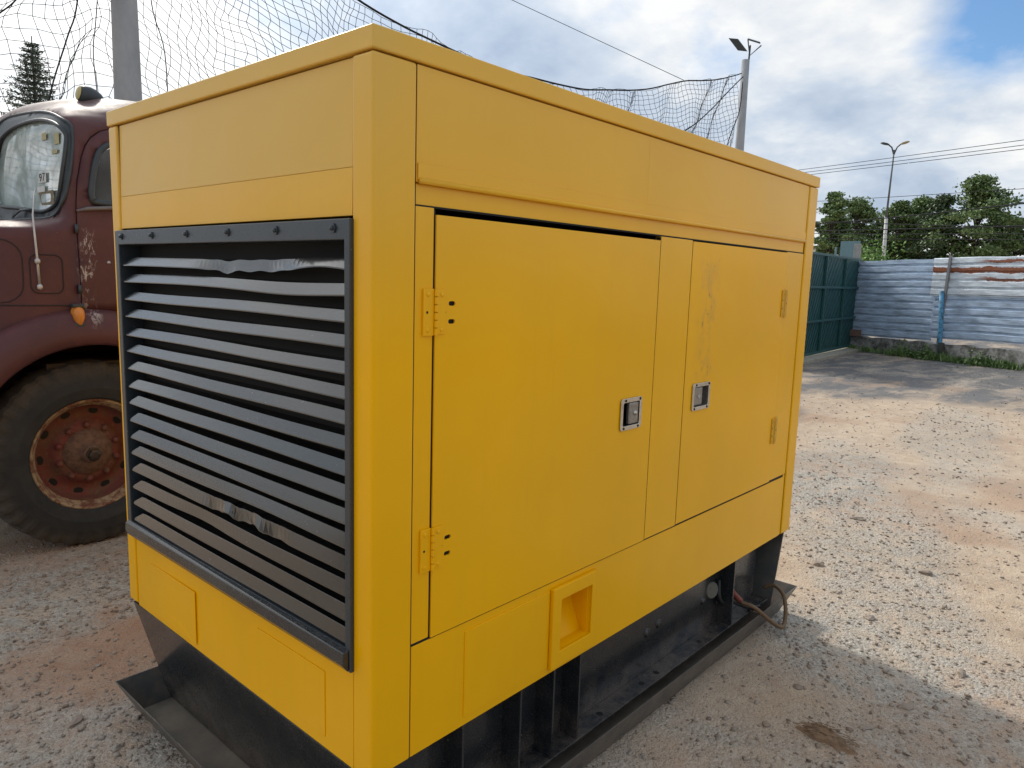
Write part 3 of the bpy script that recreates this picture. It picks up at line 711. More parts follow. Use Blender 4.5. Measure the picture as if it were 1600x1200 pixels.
for a in (0, 4, 8):
    for k in range(4): f.append((a+k, a+(k+1) % 4, a+4+(k+1) % 4, a+4+k))
tr.add(v, f); tray = tr.build('drip_tray', M['tray'], gen, bevel=.0008)
MB().box(2.03, 2.20, .024, .06, .0142, .0160).build('rust_patch', plain('rust', (.22, .10, .045), .9), tray)
MB().box(.008, 2.305, .020, 1.254, .0112, .0140).build('dirt_layer', plain('settled_dirt', (.20, .165, .125), .85, 0, .35, 7, .4), tray)
# drain cap and starter cable
MB().lathe([(0, .012), (.030, .012), (.034, .009), (.035, 0)], 24, facing((1.765, .088, .262), (-.3, -1, .1))).build('drain_cap', plain('dull_cap', (.12, .12, .10), .5), gen, bevel=.001)
def spline(P, n=8):
    P = [Vector(p) for p in P]; out = []
    for i in range(len(P)-1):
        a, b, c, d = P[max(i-1, 0)], P[i], P[i+1], P[min(i+2, len(P)-1)]
        for k in range(n):
            t = k/n; out.append(.5*((2*b)+(c-a)*t+(2*a-5*b+4*c-d)*t*t+(3*b-a-3*c+d)*t**3))
    return out+[P[-1]]
MB().tube(spline([(1.90, .075, .235), (1.915, .058, .200), (1.955, .035, .165), (1.975, -.015, .150), (2.05, -.058, .080), (2.13, -.074, .030), (2.175, -.072, .034), (2.215, -.058, .075), (2.245, -.03, .130), (2.262, .02, .150), (2.255, .06, .13)]), .0088, 10).build('starter_cable', M['cable'], gen, smooth=True)
MB().tube(spline([(1.865, .040, .240), (1.905, .045, .210), (1.945, .036, .175)], 4), .012, 10).build('cable_sleeve', M['red'], gen, smooth=True)
MB().tube(spline([(1.80, .078, .20), (1.86, .066, .195), (1.92, .050, .168), (1.99, .022, .135), (2.06, .0, .125), (2.02, .03, .112)]), .006, 8).build('starter_cable', M['rubber_black'], gen, smooth=True)
MB().tube(spline([(1.82, .08, .29), (1.80, .066, .23), (1.84, .062, .19), (1.90, .058, .20)]), .009, 8).build('starter_cable', M['rubber_black'], gen, smooth=True)

# ------------------------------------------------------------------ old truck (its side lies along y = 3.0)
truck = empty('old_truck', (.43, 4.15, 0), 'old oxide red lorry with rounded cab and rusty wheel parked behind the generator', 'truck')
TP = M['truck']; CX, CY = .92, 4.15; QL = .9*math.pi/2; S_TOT = .88+QL+.5+QL+.88; S_MID = S_TOT/2
def lowp(s):
    if s <= .88: return (1.28-s, 3.0)
    s -= .88
    if s <= QL: a = s/.9; return (.40-.9*math.sin(a), 3.9-.9*math.cos(a))
    return (-.5, 3.9+s-QL)
UR = .05; QU = UR*math.pi/2; U0 = .83; U_MID = U0+QU+1.10
def upp(s):
    if s > U0: s = U0+(s-U0)*(U_MID-U0)/(S_MID-U0)
    if s <= U0: return (1.28-s, 3.0)
    s -= U0
    if s <= QU: a = s/UR; return (.45-UR*math.sin(a), 3.05-UR*math.cos(a))
    s -= QU
    return (.40-.035*math.sin(min(1, s/1.10)*math.pi/2), 3.05+s)
KZ = [.5, 1.7, 2.0, 2.15, 2.23, 2.30, 2.36, 2.405, 2.435, 2.455, 2.465]; KK = [1, 1, .985, .968, .95, .915, .855, .75, .6, .4, 0]
def cab(s, z):
    far = s > S_MID; q = S_TOT-s if far else s
    a, b = lowp(q), upp(q); w = min(1, max(0, (z-1.645)/.085)); w = w*w*(3-2*w)
    if z < 1.645: w = 0
    x = a[0]*(1-w)+b[0]*w; y = a[1]*(1-w)+b[1]*w; k = float(np.interp(z, KZ, KK))
    if k < .96:                       # the roof is oval in plan
        t = min(1, (.96-k)/.10); dx_, dy_ = x-CX, y-CY; r_ = math.hypot(dx_, dy_); c_, s_ = dx_/r_, dy_/r_
        re = 1/math.sqrt((c_/.54)**2+(s_/1.15)**2); q_ = 1+(re/r_-1)*t; x, y = CX+dx_*q_, CY+dy_*q_
    x = CX+(x-CX)*k if z > 1.7 else x; y = CY+(y-CY)*k
    if far: y = 2*CY-y
    return Vector((x, y, z))
def sm_poly(P, n=4):
    P = [Vector((*p, 0)) for p in P]; m = len(P); out = []
    for i in range(m):
        a, b, c, d = P[i-1], P[i], P[(i+1) % m], P[(i+2) % m]
        for k in range(n):
            t = k/n; q = .5*((2*b)+(c-a)*t+(2*a-5*b+4*c-d)*t*t+(3*b-a-3*c+d)*t**3); out.append((q.x, q.y))
    return out
ws = sm_poly([(2.316, 1.82), (1.824, 1.79), (1.332, 1.76), (1.06, 1.785), (.955, 1.845), (.906, 1.955), (.876, 2.085), (.882, 2.14), (.96, 2.18), (1.2, 2.222), (1.512, 2.242), (1.9, 2.236), (2.17, 2.208), (2.29, 2.162), (2.38, 2.05), (2.40, 1.9)])
wo = sm_poly([(2.47, 1.78), (1.452, 1.722), (1.08, 1.735), (.918, 1.80), (.868, 1.91), (.840, 2.04), (.834, 2.135), (.866, 2.195), (1.1, 2.258), (1.422, 2.298), (1.9, 2.318), (2.36, 2.312), (2.48, 2.2)])
dw = sm_poly([(.752, 1.825), (.752, 1.90), (.726, 2.02), (.690, 2.085), (.60, 2.115), (.25, 2.115), (.18, 2.06), (.17, 1.85), (.21, 1.805), (.69, 1.805)])
door_o = sm_poly([(.826, .80), (.829, 1.30), (.830, 1.65), (.822, 1.80), (.785, 2.03), (.725, 2.135), (.62, 2.175), (.25, 2.175), (.12, 2.12), (.08, 1.95), (.08, 1.2), (.08, .80), (.12, .76), (.45, .76), (.78, .76)], 3)
mir = lambda P: [(S_TOT-a, b) for a, b in reversed(P)]
ARC = (.80, .52); AR = .572
door_c = [p for p in door_o if True]
arch = [(ARC[0]+AR*math.cos(t), ARC[1]+AR*math.sin(t)) for t in np.linspace(0, math.pi, 33)]
# the door's lower front corner is cut away by the wheel arch: stop it above the arch
def clip_door(P):
    out = []
    for s, z in P:
        d = math.hypot(s-ARC[0], z-ARC[1])
        if d < AR+.17:
            k = (AR+.17)/max(d, 1e-6); s, z = ARC[0]+(s-ARC[0])*k, ARC[1]+(z-ARC[1])*k
            s = min(s, .829)
        out.append((s, z))
    return out
door_c = [(.829, 1.238), (.830, 1.30), (.830, 1.50), (.834, 1.65), (.832, 1.80), (.821, 1.915), (.797, 2.03), (.776, 2.09), (.748, 2.135), (.70, 2.175), (.65, 2.195), (.25, 2.195), (.16, 2.15), (.12, 2.10), (.085, 1.95), (.08, 1.2), (.08, .80)]
door_c += [(ARC[0]+.738*math.cos(t), ARC[1]+.738*math.sin(t)) for t in np.linspace(R(156), R(93), 14)]
def shrink(P, d):
    c = Vector((sum(p[0] for p in P)/len(P), sum(p[1] for p in P)/len(P))); out = []
    n = len(P)
    for i in range(n):
        a, b, e = Vector(P[i-1]), Vector(P[i]), Vector(P[(i+1) % n]); t = (e-a).normalized(); nn = Vector((t.y, -t.x))
        if nn.dot(c-b) < 0: nn = -nn
        out.append(tuple(b+nn*d))
    return out
zs = sorted(set([round(.52+.06*i, 3) for i in range(19)]+[1.645, 1.655, 1.665, 1.675, 1.69, 1.70, 1.71, 1.72, 1.73]+[round(1.77+.04*i, 3) for i in range(11)]+[2.20, 2.23, 2.26, 2.28, 2.30, 2.33, 2.36, 2.38, 2.405, 2.42, 2.435, 2.445, 2.455]))
xs_ = [round(.04+.06*i, 3) for i in range(int(S_TOT/.06))]
outline = [(0, .5)] + [(x, .5) for x in (ARC[0]-AR,)] + [p for p in reversed(arch)][1:-1] + [(ARC[0]+AR, .5)]
ol = [(0.0, .5)]; ol += [(ARC[0]-AR*math.cos(t), ARC[1]+AR*math.sin(t)) for t in np.linspace(0, math.pi, 33)]
ol += [(x, .5) for x in np.linspace(1.6, S_MID, 8)]
ol += [(S_TOT-a, b) for a, b in reversed(ol[:-1])]
ol += [(S_TOT, z) for z in zs[3:]] + [(S_TOT, 2.465)] + [(x, 2.465) for x in np.linspace(S_TOT-.1, .1, 40)] + [(0, 2.465)] + [(0.0, z) for z in reversed(zs[3:])]
def ring_tube(m, P, rad, off=0.0, n=6):
    pts = [cab(*q) for q in P]
    if off:
        c = Vector((CX, CY, 1.5)); pts2 = []
        for q, p in zip(P, pts):
            e = cab(q[0]+.004, q[1])-cab(q[0]-.004, q[1]); g = cab(q[0], q[1]+.004)-cab(q[0], q[1]-.004)
            nn = e.cross(g).normalized()
            if nn.dot(p-Vector((CX, CY, p.z))) < 0: nn = -nn
            pts2.append(p+nn*off)
        pts = pts2
    m.tube(pts+[pts[0]], rad, n, cap=False); return m
V, F = tri2d(ol, [door_c, mir(door_c), wo, mir(wo)], (xs_, zs))
me = MB().add([cab(*p) for p in V], F).mesh('cab_body')
cabo = link('cab_body', me, TP, truck, smooth=True)
md = cabo.modifiers.new('thick', 'SOLIDIFY'); md.thickness = .02; md.offset = 1
# rear wall with a window
plate([(3.02, .55), (5.28, .55), (5.25, 2.15), (5.0, 2.33), (4.15, 2.38), (3.3, 2.33), (3.05, 2.15)], [rrect(3.75, 4.75, 1.80, 2.06, .08)], .02, lambda u, v, d: (1.27+d, u, v)).build('cab_rear_wall', TP, truck)
plate(rrect(3.74, 4.76, 1.79, 2.07, .08), [], .004, lambda u, v, d: (1.282+d, u, v)).build('rear_window', M['glass'], truck)
MB().box(.30, 1.27, 3.08, 5.22, .95, .98).build('cab_floor', M['seam'], truck)
MB().box(.05, .42, 3.15, 5.15, 1.30, 1.66).build('dashboard', M['seat'], truck, bevel=.03)
MB().box(1.02, 1.16, 3.25, 5.05, 1.15, 1.80).box(.75, 1.16, 3.25, 5.05, 1.15, 1.30).build('seat', M['seat'], truck, bevel=.04)
sw = MB().lathe([(.20+.014*math.cos(t), .014*math.sin(t)) for t in np.linspace(0, 2*math.pi, 9)[:-1]], 28, facing((.60, 3.62, 1.72), (.55, 0, .8)), closed=True)
sw.tube([(.60, 3.62, 1.72), (.42, 3.62, 1.45)], .02, 8); sw.tube([(.60, 3.43, 1.72), (.60, 3.81, 1.72)], .01, 6)
sw.build('steering_wheel', M['rubber_black'], truck, smooth=True)
for fl in (0, 1):
    fm = (lambda P: mir(P)) if fl else (lambda P: P)
    Vd, Fd = tri2d(fm(shrink(door_c, .006)), [fm(dw)], (xs_, zs))
    d = link('door', MB().add([cab(*p) for p in Vd], Fd).mesh('door'), TP, truck, smooth=True)
    q = d.modifiers.new('thick', 'SOLIDIFY'); q.thickness = .03; q.offset = 1
    ring_tube(MB(), fm(dw), .016, .002).build('window_seal', M['gasket'], d, smooth=True)
    Vg, Fg = tri2d(fm(dw), [], (xs_, zs)); link('window_glass', MB().add([cab(*p)+Vector((0, (.012 if not fl else -.012), 0)) for p in Vg], Fg).mesh('g'), M['glass'], d, smooth=True)
    sy = 1 if not fl else -1; Yc = lambda y: y if not fl else 2*CY-y
    MB().tube([(.452, Yc(3.002), 1.758), (.50, Yc(2.986), 1.772), (.70, Yc(2.978), 1.795), (1.18, Yc(2.980), 1.797)], [.005, .010, .011, .010], 8).build('belt_ledge', M['ledge'], d, smooth=True)
    h = MB()
    for z in (1.668, 1.365): h.tube([(.446, Yc(2.992), z-.022), (.446, Yc(2.992), z+.022)], .009, 8)
    h.build('door_hinge', M['gasket'], d, smooth=True)
    MB().lathe([(0, .010), (.007, .008), (.009, 0)], 12, facing((.592, Yc(3.0), 1.505), (0, -sy, 0))).build('door_button', M['alu'], d, smooth=True)
    # windscreen pane, seal, brow
    Vg, Fg = tri2d(fm(ws), [], (xs_, zs)); pane = link('windshield', MB().add([cab(*p)+Vector((.012, 0, 0)) for p in Vg], Fg).mesh('g'), M['windshield'], truck, smooth=True)
    Vs, Fs = tri2d(fm(wo), [fm(ws)], (xs_, zs)); sy_ = Vector((-.009, 0, 0))
    sl_ = link('windshield_seal', MB().add([cab(*p) for p in Vs], Fs).mesh('seal'), M['gasket'], pane, smooth=True)
    ring_tube(MB(), fm(ws), .010, .004, 8).build('seal_bead', M['gasket'], pane, smooth=True); ring_tube(MB(), fm(wo), .008, .002, 8).build('seal_bead', M['gasket'], pane, smooth=True)
    ring_tube(MB(), fm(door_c), .011, -.022, 6).build('door_frame_edge', M['seam'], truck, smooth=True)
    # fender ring round the wheel
    fn = MB(); prof = [(AR-.012, 3.10), (AR-.010, 2.945), (AR+.004, 2.925), (AR+.05, 2.925), (.72, 2.955), (.742, 2.985), (.745, 3.02)]
    v = []; ts = np.linspace(R(-2), R(182), 61)
    for t in ts:
        for r, y in prof: v.append((.48+r*math.cos(t), Yc(y), .52+r*math.sin(t)))
    m_ = len(prof); fn.add(v, [(k*m_+j, k*m_+j+1, (k+1)*m_+j+1, (k+1)*m_+j) for k in range(len(ts)-1) for j in range(m_-1)])
    fn.build('fender', TP, truck, smooth=True)
    v = []
    for t in ts:
        for r, y in ((.60, 3.0), (.60, 3.62), (.05, 3.62)): v.append((.48+r*math.cos(t), Yc(y), .52+r*math.sin(t)))
    MB().add(v, [(k*3+j, k*3+j+1, (k+1)*3+j+1, (k+1)*3+j) for k in range(len(ts)-1) for j in range(2)]).build('wheel_arch', M['seam'], truck)
    g = MB()
    for pl in (rrect(.905, 1.045, 1.343, 1.533, .035), rrect(1.075, 1.85, 1.297, 1.600, .09)):
        ring_tube(g, fm(pl), .0032, .0008, 5)
    g.build('panel_groove', M['seam'], truck, smooth=True)
    # long crease at fender height
    ring = [cab(*(fm([(s, 1.283)])[0])) for s in np.linspace(.84, 1.9, 24)]
    MB().tube(ring, .004, 6).build('body_crease', M['seam'], truck, smooth=True)
    # front lamp
    hc = cab(*(fm([(1.75, 1.02)])[0])); hn = Vector((hc.x-.40, hc.y-(3.9 if not fl else 4.4), 0)).normalized()
    hl = MB().lathe([(.115, -.03), (.118, .02), (.10, .035), (.095, .025), (0, .04)], 28, facing(hc, hn)).build('headlight', M['alu'], truck, smooth=True)
    ts_ = MB(); Mt = facing((.422, Yc(2.962), 1.222), (0, -sy, 0))
    v = []
    rings = [(0, .052), (.012, .050), (.022, .040), (.028, .022), (.030, 0)]
    for r, a in rings:
        for k in range(20):
            t = 2*math.pi*k/20; zz = r*1.9*math.sin(t); w = r*math.cos(t)*(1.0+.25*zz/.05)
            v.append(Vector((.422+w, Yc(2.975)-sy*a, 1.228+zz)))
    ts_.add(v, [(i*20+k, i*20+(k+1) % 20, (i+1)*20+(k+1) % 20, (i+1)*20+k) for i in range(4) for k in range(20)])
    sg = ts_.build('turn_signal', M['orange'], truck, smooth=True)
    MB().box(.395, .449, *sorted((Yc(2.945), Yc(2.99))), 1.274, 1.292).build('signal_cap', M['gasket'], sg, bevel=.004); MB().lathe([(0, .03), (.025, .026), (.036, 0)], 16, facing((.424, Yc(2.965), 1.183), (0, -sy, -.2))).build('signal_base', M['gasket'], sg, bevel=.004)
    LX = .685     # marker lamp on the roof
    lp = MB(); Ml = facing((LX, Yc(3.45), 2.418), (1, 0, -.18))
    lp.lathe([(.004, -.050), (.038, -.044), (.048, -.026), (.052, 0), (.047, .032), (.034, .062), (.012, .085), (0, .09)], 20, Ml)
    lo = lp.build('roof_lamp', M['gasket'], truck, smooth=True)
    MB().lathe([(0, -.056), (.026, -.055), (.040, -.047)], 20, Ml).build('lamp_lens', M['lamp_lens'], lo, smooth=True)
    MB().box(LX-.03, LX+.06, *sorted((Yc(3.425), Yc(3.475))), 2.33, 2.395).build('lamp_foot', M['gasket'], lo, bevel=.01)
# aerial rod
p1 = cab(1.008, 1.375); p2 = cab(1.012, 1.50)
outv = Vector((-.25, -.97, 0)).normalized()
a0, a1, a2, a3 = p1+outv*.012, p2+outv*.028, cab(1.020, 1.640)+outv*.03+Vector((0, 0, .08)), cab(1.02, 1.64)+outv*.0+Vector((.02, .02, .20))
MB().tube([a0, a1, a2, a3], [.0065, .006, .004, .0025], 8).build('aerial', M['alu'], truck, smooth=True)
bl = MB()
for p in (a0, a1): bl.lathe([(0, .016), (.008, .013), (.013, .005), (.013, -.005), (.008, -.013), (0, -.016)], 14, Matrix.Translation(p))
bl.build('aerial_clip', M['alu'], truck, smooth=True)
# wiper
MB().tube([(.36, 3.72, 1.745), (.352, 3.55, 1.772), (.352, 3.35, 1.768)], .006, 6).tube([(.36, 4.3, 1.745), (.352, 4.45, 1.80), (.352, 4.75, 1.90)], .006, 6).build('wiper', M['gasket'], truck, smooth=True)
# stickers inside the windscreen
def glass_x(y, z): k = float(np.interp(z, KZ, KK)); return CX+(.40-.035*math.sin(min(1, (y-3.05)/1.10)*math.pi/2)-CX)*k+.012
def sticker(y0, y1, z0, z1, mat, rot=0, text=None):
    m = MB(); cy, cz = (y0+y1)/2, (z0+z1)/2; gx = glass_x(cy, cz)-.005; c, s = math.cos(R(rot)), math.sin(R(rot)); v = []
    for a, b in ((y0, z0), (y1, z0), (y1, z1), (y0, z1)): v.append((gx, cy+(a-cy)*c-(b-cz)*s, cz+(a-cy)*s+(b-cz)*c))
    v += [(x+.0015, y, z) for x, y, z in v]
    m.add(v, [(0, 1, 2, 3), (7, 6, 5, 4), (0, 4, 5, 1), (1, 5, 6, 2), (2, 6, 7, 3), (3, 7, 4, 0)])
    o = m.build('sticker', mat, truck)
    if text:
        cu = bpy.data.curves.new('t', 'FONT'); cu.body = text; cu.size = (z1-z0)*1.15; cu.align_x = 'CENTER'; cu.align_y = 'CENTER'; cu.extrude = .0003
        to = bpy.data.objects.new('t', cu); COL.objects.link(to)
        dg = bpy.context.evaluated_depsgraph_get(); dg.update(); me = bpy.data.meshes.new_from_object(to.evaluated_get(dg))
        bpy.data.objects.remove(to)
        me.transform(Matrix.Scale(1.7, 4, (1, 0, 0)))
        # the outer face looks towards -x: text runs along -y
        Mx = Matrix(((0, 0, -1, gx-.001), (-1, 0, 0, cy), (0, 1, 0, cz), (0, 0, 0, 1))) @ Matrix.Rotation(R(-rot), 4, 'Z')
        me.transform(Mx); link('sticker_number', me, M['ink'], o)
sticker(3.26, 3.38, 1.910, 1.960, M['sticker'], 0, '97')
sticker(3.28, 3.40, 1.862, 1.892, M['sticker'])
sticker(3.09, 3.16, 2.09, 2.145, M['yellow_sticker']); sticker(3.26, 3.33, 2.125, 2.16, M['yellow_sticker']); sticker(3.11, 3.19, 2.045, 2.065, M['yellow_sticker'])
pp = plate(rect(3.16, 3.40, 1.795, 1.865), [rrect(3.20, 3.36, 1.807, 1.853, .02)], .0015, lambda u, v, d: (glass_x(3.28, 1.83)-.004+d, u, v)); o_ = pp.build('sticker', plain('brown_tape', (.22, .17, .10), .8), truck); o_['label'] = 'brown tape frame on the glass'
def wheel(cx, cy, fsign, name='wheel', segs=160):
    """axle along y; the outer face looks to -y when fsign = 1"""
    W = empty('wheel', (cx, cy, .488), None, None); W.parent = truck; W.location = Vector((cx, cy, .488))-truck.location
    for k in ('label', 'category'):
        if k in W: del W[k]
    Mx = Matrix.Translation((cx, cy, .488)) @ (Matrix.Rotation(R(90), 4, 'X') if fsign > 0 else Matrix.Rotation(R(-90), 4, 'X'))
    hw = .13
    prof = [(.295, hw*.72), (.31, hw*.93), (.36, hw*1.05), (.41, hw*1.02), (.435, hw*.98), (.462, hw*.93), (.480, hw*.86), (.494, hw*.72), (.5, hw*.4), (.502, 0), (.5, -hw*.4), (.494, -hw*.72), (.480, -hw*.86), (.44, -hw), (.36, -hw*1.05), (.295, -hw*.72)]
    def lug(r, a, k):
        if r > .455 and abs(a) > .05 and (k % 4) >= 2: return r-.008, a*.975
        if .425 < r <= .47 and a > 0 and (k % 4) >= 2: return r, a*.965
        return r, a
    t = MB().lathe(prof, segs, Mx, fn=lug).build('tyre', M['tyre'], W)
    rm = MB().lathe([(.262, .052), (.258, .035), (.250, .000), (.235, -.022), (.205, -.030), (.175, -.018), (.160, .004), (.135, .010), (.09, .012)], 64, Mx).build('rim', M['rim'], W, smooth=True)
    MB().lathe([(.298, .090), (.300, .100), (.292, .104), (.284, .094), (.276, .074), (.262, .052)], 64, Mx).build('rim_flange', M['flange'], W, smooth=True)
    hb = MB().lathe([(.125, .008), (.120, .022), (.080, .040), (.062, .044), (.050, .050), (.046, .085), (.040, .092), (.026, .094), (.024, .112), (.018, .116), (0, .116)], 40, Mx).build('hub', M['hub_rust'], W, smooth=True)
    MB().lathe([(.040, .0925), (.040, .104), (.030, .106), (.030, .122), (.018, .126), (0, .126)], 6, Mx).build('hub_nut', M['hub'], W)
    for k in range(10):
        a = 2*math.pi*(k+.5)/10; Mn = Mx @ Matrix.Translation((.148*math.cos(a), .148*math.sin(a), .006))
        MB().lathe([(.020, 0), (.018, .012), (.014, .022), (.007, .026), (0, .026)], 8, Mn).build('wheel_nut', M['rim'], W)
        a = 2*math.pi*k/10+.1; Mn = Mx @ Matrix.Translation((.222*math.cos(a), .222*math.sin(a), -.0235)) @ Matrix.Rotation(a, 4, 'Z')
        h = MB().lathe([(0, .0), (.017, .0)], 16, Mn @ Matrix.Scale(1.45, 4, (0, 1, 0)) @ Matrix.Translation((0, 0, .0015))); h.build('hand_hole', M['dark'], W)
    return W
wheel(.485, 3.135, 1); wheel(.485, 2*CY-3.135, -1); wheel(3.9, 3.15, 1); wheel(3.9, 2*CY-3.15, -1)
ch = MB(); ch.box(-.4, 6.0, 3.72, 3.80, .62, .82); ch.box(-.4, 6.0, 4.50, 4.58, .62, .82); ch.box(.38, .48, 3.3, 5.0, .46, .56); ch.box(3.85, 3.95, 3.3, 5.0, .46, .56); ch.build('chassis_member', M['seam'], truck)
MB().box(1.55, 6.1, 3.0, 5.3, 1.02, 1.12).box(1.55, 1.62, 3.0, 5.3, 1.12, 1.95).build('bed_board', plain('weathered_boards', (.17, .12, .08), .85, 0, .3, 6), truck, bevel=.006)
MB().tube([(-.60, 3.25, .70), (-.66, 3.6, .70), (-.68, 4.15, .70), (-.66, 4.7, .70), (-.60, 5.05, .70)], .06, 10).build('bumper', M['gasket'], truck, smooth=True)
gr = MB()
for k in range(7): gr.box(-.515, -.500, 3.95, 4.35, .80+.07*k, .83+.07*k)
gr.build('grille_bar', M['gasket'], truck)

# ------------------------------------------------------------------ fence, gate, wall
def dirv(a, b): d = Vector(b)-Vector(a); return d, d.length
FA, FB = Vector((18.45, 4.74)), Vector((13.3, -7.4)); FD = (FB-FA).normalized(); FN = Vector((FD.y, -FD.x))
if FN.dot(Vector((-.89, -1.16))-FA) < 0: FN = -FN            # towards the yard
def fp(t, z, off=0): p = FA+FD*t+FN*off; return (p.x, p.y, z)
def galv(name, base, rust):
    m = Mat(name); x, y, z = m.xyz(); n = m.noise(3, 6, .6, 0, sx=(1, 1, 5)); f = m.noise(20, 5, .65)
    c = m.mix(m.ramp(n, [(.3, 0.), (.7, 1.)]), tuple(v*.62 for v in base), tuple(min(1, v*1.3) for v in base))
    r1 = m.ramp(m.noise(5, 6, .7, .3, sx=(1, 1, 3)), [(.70, 0.), (.74, 1.)]); k = m.math('MULTIPLY', r1, .7)
    if rust:
        zz = m.math('ADD', z, m.math('MULTIPLY', m.math('SUBTRACT', m.noise(2.6, 7, .7, 0), .5), .20))
        band = m.ramp(zz, [(1.70, 0.), (1.735, .0), (1.75, 1.), (1.80, .9), (1.815, 0.), (1.895, 0.), (1.905, 1.), (2.01, 1.), (2.02, 0.), (2.10, 0.), (2.112, 1.), (2.165, 1.), (2.175, .0)], 'LINEAR')
        edge = m.ramp(y, [(0, 1.), (1.0, 1.)])
        fade = m.ramp(m.math('ADD', m.math('MULTIPLY', y, .25), m.math('MULTIPLY', zz, -.25)), [(-.28, 1.), (.13, 1.), (.21, .0)])
        hi = m.math('MULTIPLY', band, m.math('MAXIMUM', m.ramp(m.math('ABSOLUTE', m.math('SUBTRACT', zz, 1.955)), [(.07, 1.), (.08, 0.)]), m.ramp(y, [(.0, 1.), (1.7, 1.), (2.0, 0.)])))
        k = m.math('MAXIMUM', k, hi)
    c = m.mix(k, c, m.mix(m.ramp(f, [(.3, 0.), (.7, 1.)]), (.20, .062, .028), (.33, .12, .06)))
    m.set(color=c, rough=m.ramp(f, [(.3, .34), (.7, .5)]), metal=m.math('MULTIPLY', m.math('SUBTRACT', 1.0, k), .12)); m.bump(m.noise(6, 4), .25, .02); return m.m
M['galv_blue'] = galv('galvanised_sheet', (.46, .57, .72), False); M['galv_white'] = galv('galvanised_sheet_rusty', (.66, .72, .80), True)
fence = empty('corrugated_fence', (18.0, 4.0, 0), 'corrugated galvanised sheet fence on a low wall with rusty upper sheet', 'fence')
def sheet(t0, t1, z0, z1, mat, off, ztilt=0):
    pitch = .168; m = MB(); v = []; f = []
    pr = []; z = z0
    while z < z1:
        for dz, o in ((0, 0), (.030, 0), (.042, .022), (.140, .022), (.154, 0)):
            if z+dz <= z1: pr.append((z+dz, o))
        z += pitch
    pr.append((z1, pr[-1][1])); n = 14
    for k in range(n+1):
        t = t0+(t1-t0)*k/n
        for z, o in pr: v.append(fp(t, z+ztilt*k/n+.006*math.sin(t*4+z), off+o+.012*math.sin(t*3.1+z*2)))
    q = len(pr); f = [(k*q+j, k*q+j+1, (k+1)*q+j+1, (k+1)*q+j) for k in range(n) for j in range(q-1)]
    o = m.add(v, f).build('fence_sheet', mat, fence); s = o.modifiers.new('thick', 'SOLIDIFY'); s.thickness = .002
    return o
sheet(.10, 2.20, .36, 2.175, M['galv_blue'], .0, .03)
s_ = sheet(2.08, 5.2, 1.395, 2.225, M['galv_white'], .035, .03); s_['label'] = 'pale corrugated sheet with rust red stripes'
sheet(2.16, 5.2, .46, 1.45, M['galv_blue'], .004, .06)
t = 5.1
while t < 12.6: sheet(t, min(t+2.5, 13.0), .50, 2.21, M['galv_blue'], .012 if int(t) % 2 else .03); t += 2.4
M['post'] = plain('grey_concrete_post', (.30, .30, .29), .85, 0, .2, 14, .3); M['bluepipe'] = None
mb_ = Mat('peeling_blue_paint'); nn_ = mb_.noise(14, 5, .65)
mb_.set(color=mb_.mix(mb_.ramp(nn_, [(.42, 0.), (.50, 1.)]), (.05, .11, .15), (.09, .30, .50)), rough=.6); M['bluepipe'] = mb_.m
for t in (2.44, 5.3, 8.2, 11.1): 
    a = fp(t-.03, .35, .075); b = fp(t+.04 if t < 3 else t, 2.27, .075)
    MB().bar(a, b, .05, .05, (FN.x, FN.y, 0)).build('fence_post', M['alu'] if False else plain('steel_post', (.20, .20, .21), .6), fence)
MB().tube([fp(2.54, .10, .17), fp(2.50, .45, .16), fp(2.46, 1.0, .15), fp(2.40, 1.50, .14)], [.052, .050, .050, .045], 12).build('leaning_pipe', M['bluepipe'], fence, smooth=True)
MB().tube([fp(2.60, -.05, .20), fp(2.55, .38, .17)], [.075, .065], 10).build('post_stub', plain('dark_post_stub', (.035, .035, .03), .9), fence, smooth=True)
def wall_mat():
    m = Mat('stained_concrete_wall'); n = m.noise(4, 7, .7, .3); f = m.noise(22, 6, .7)
    c = m.mix(m.ramp(n, [(.42, 0.), (.60, 1.)]), (.10, .095, .085), (.36, .35, .33)); c = m.mix(m.ramp(f, [(.55, 0.), (.75, .7)]), c, (.06, .06, .05)); m.set(color=c, rough=.95); m.bump(f, .7, .02); return m.m
lw = MB(); n = 60; v = []
for k in range(n+1):
    t = -.25+13.2*k/n; h = .34+.006*t+.018*math.sin(t*7)+.015*math.sin(t*17)
    h = max(h, .3)
    v += [fp(t, -.1, .14+.01*math.sin(t*5)), fp(t, h, .12), fp(t, h, -.12), fp(t, -.1, -.12)]
lw.add(v, [(k*4+j, k*4+j+1, (k+1)*4+j+1, (k+1)*4+j) for k in range(n) for j in range(3)]+[(0, 1, 2, 3), (n*4+3, n*4+2, n*4+1, n*4)])
tag(lw.build('low_wall', wall_mat()), 'low stained concrete wall with weeds at its foot under the metal fence', 'wall')
bp = fp(.12, .40, .05)
tag(MB().box(bp[0]-.16, bp[0]+.16, bp[1]-.24, bp[1]+.22, .335, .50).build('clay_block', plain('clay_block', (.16, .095, .07), .9, 0, .2, 12, .4), bevel=.01), 'brown clay block lying on the end of the low wall by the gate', 'block')
tag(MB().box(18.50, 18.64, 4.70, 4.84, -.05, 2.60).build('gate_post', M['post'], bevel=.01), 'slim grey concrete post at the hinge end of the green gate', 'post')
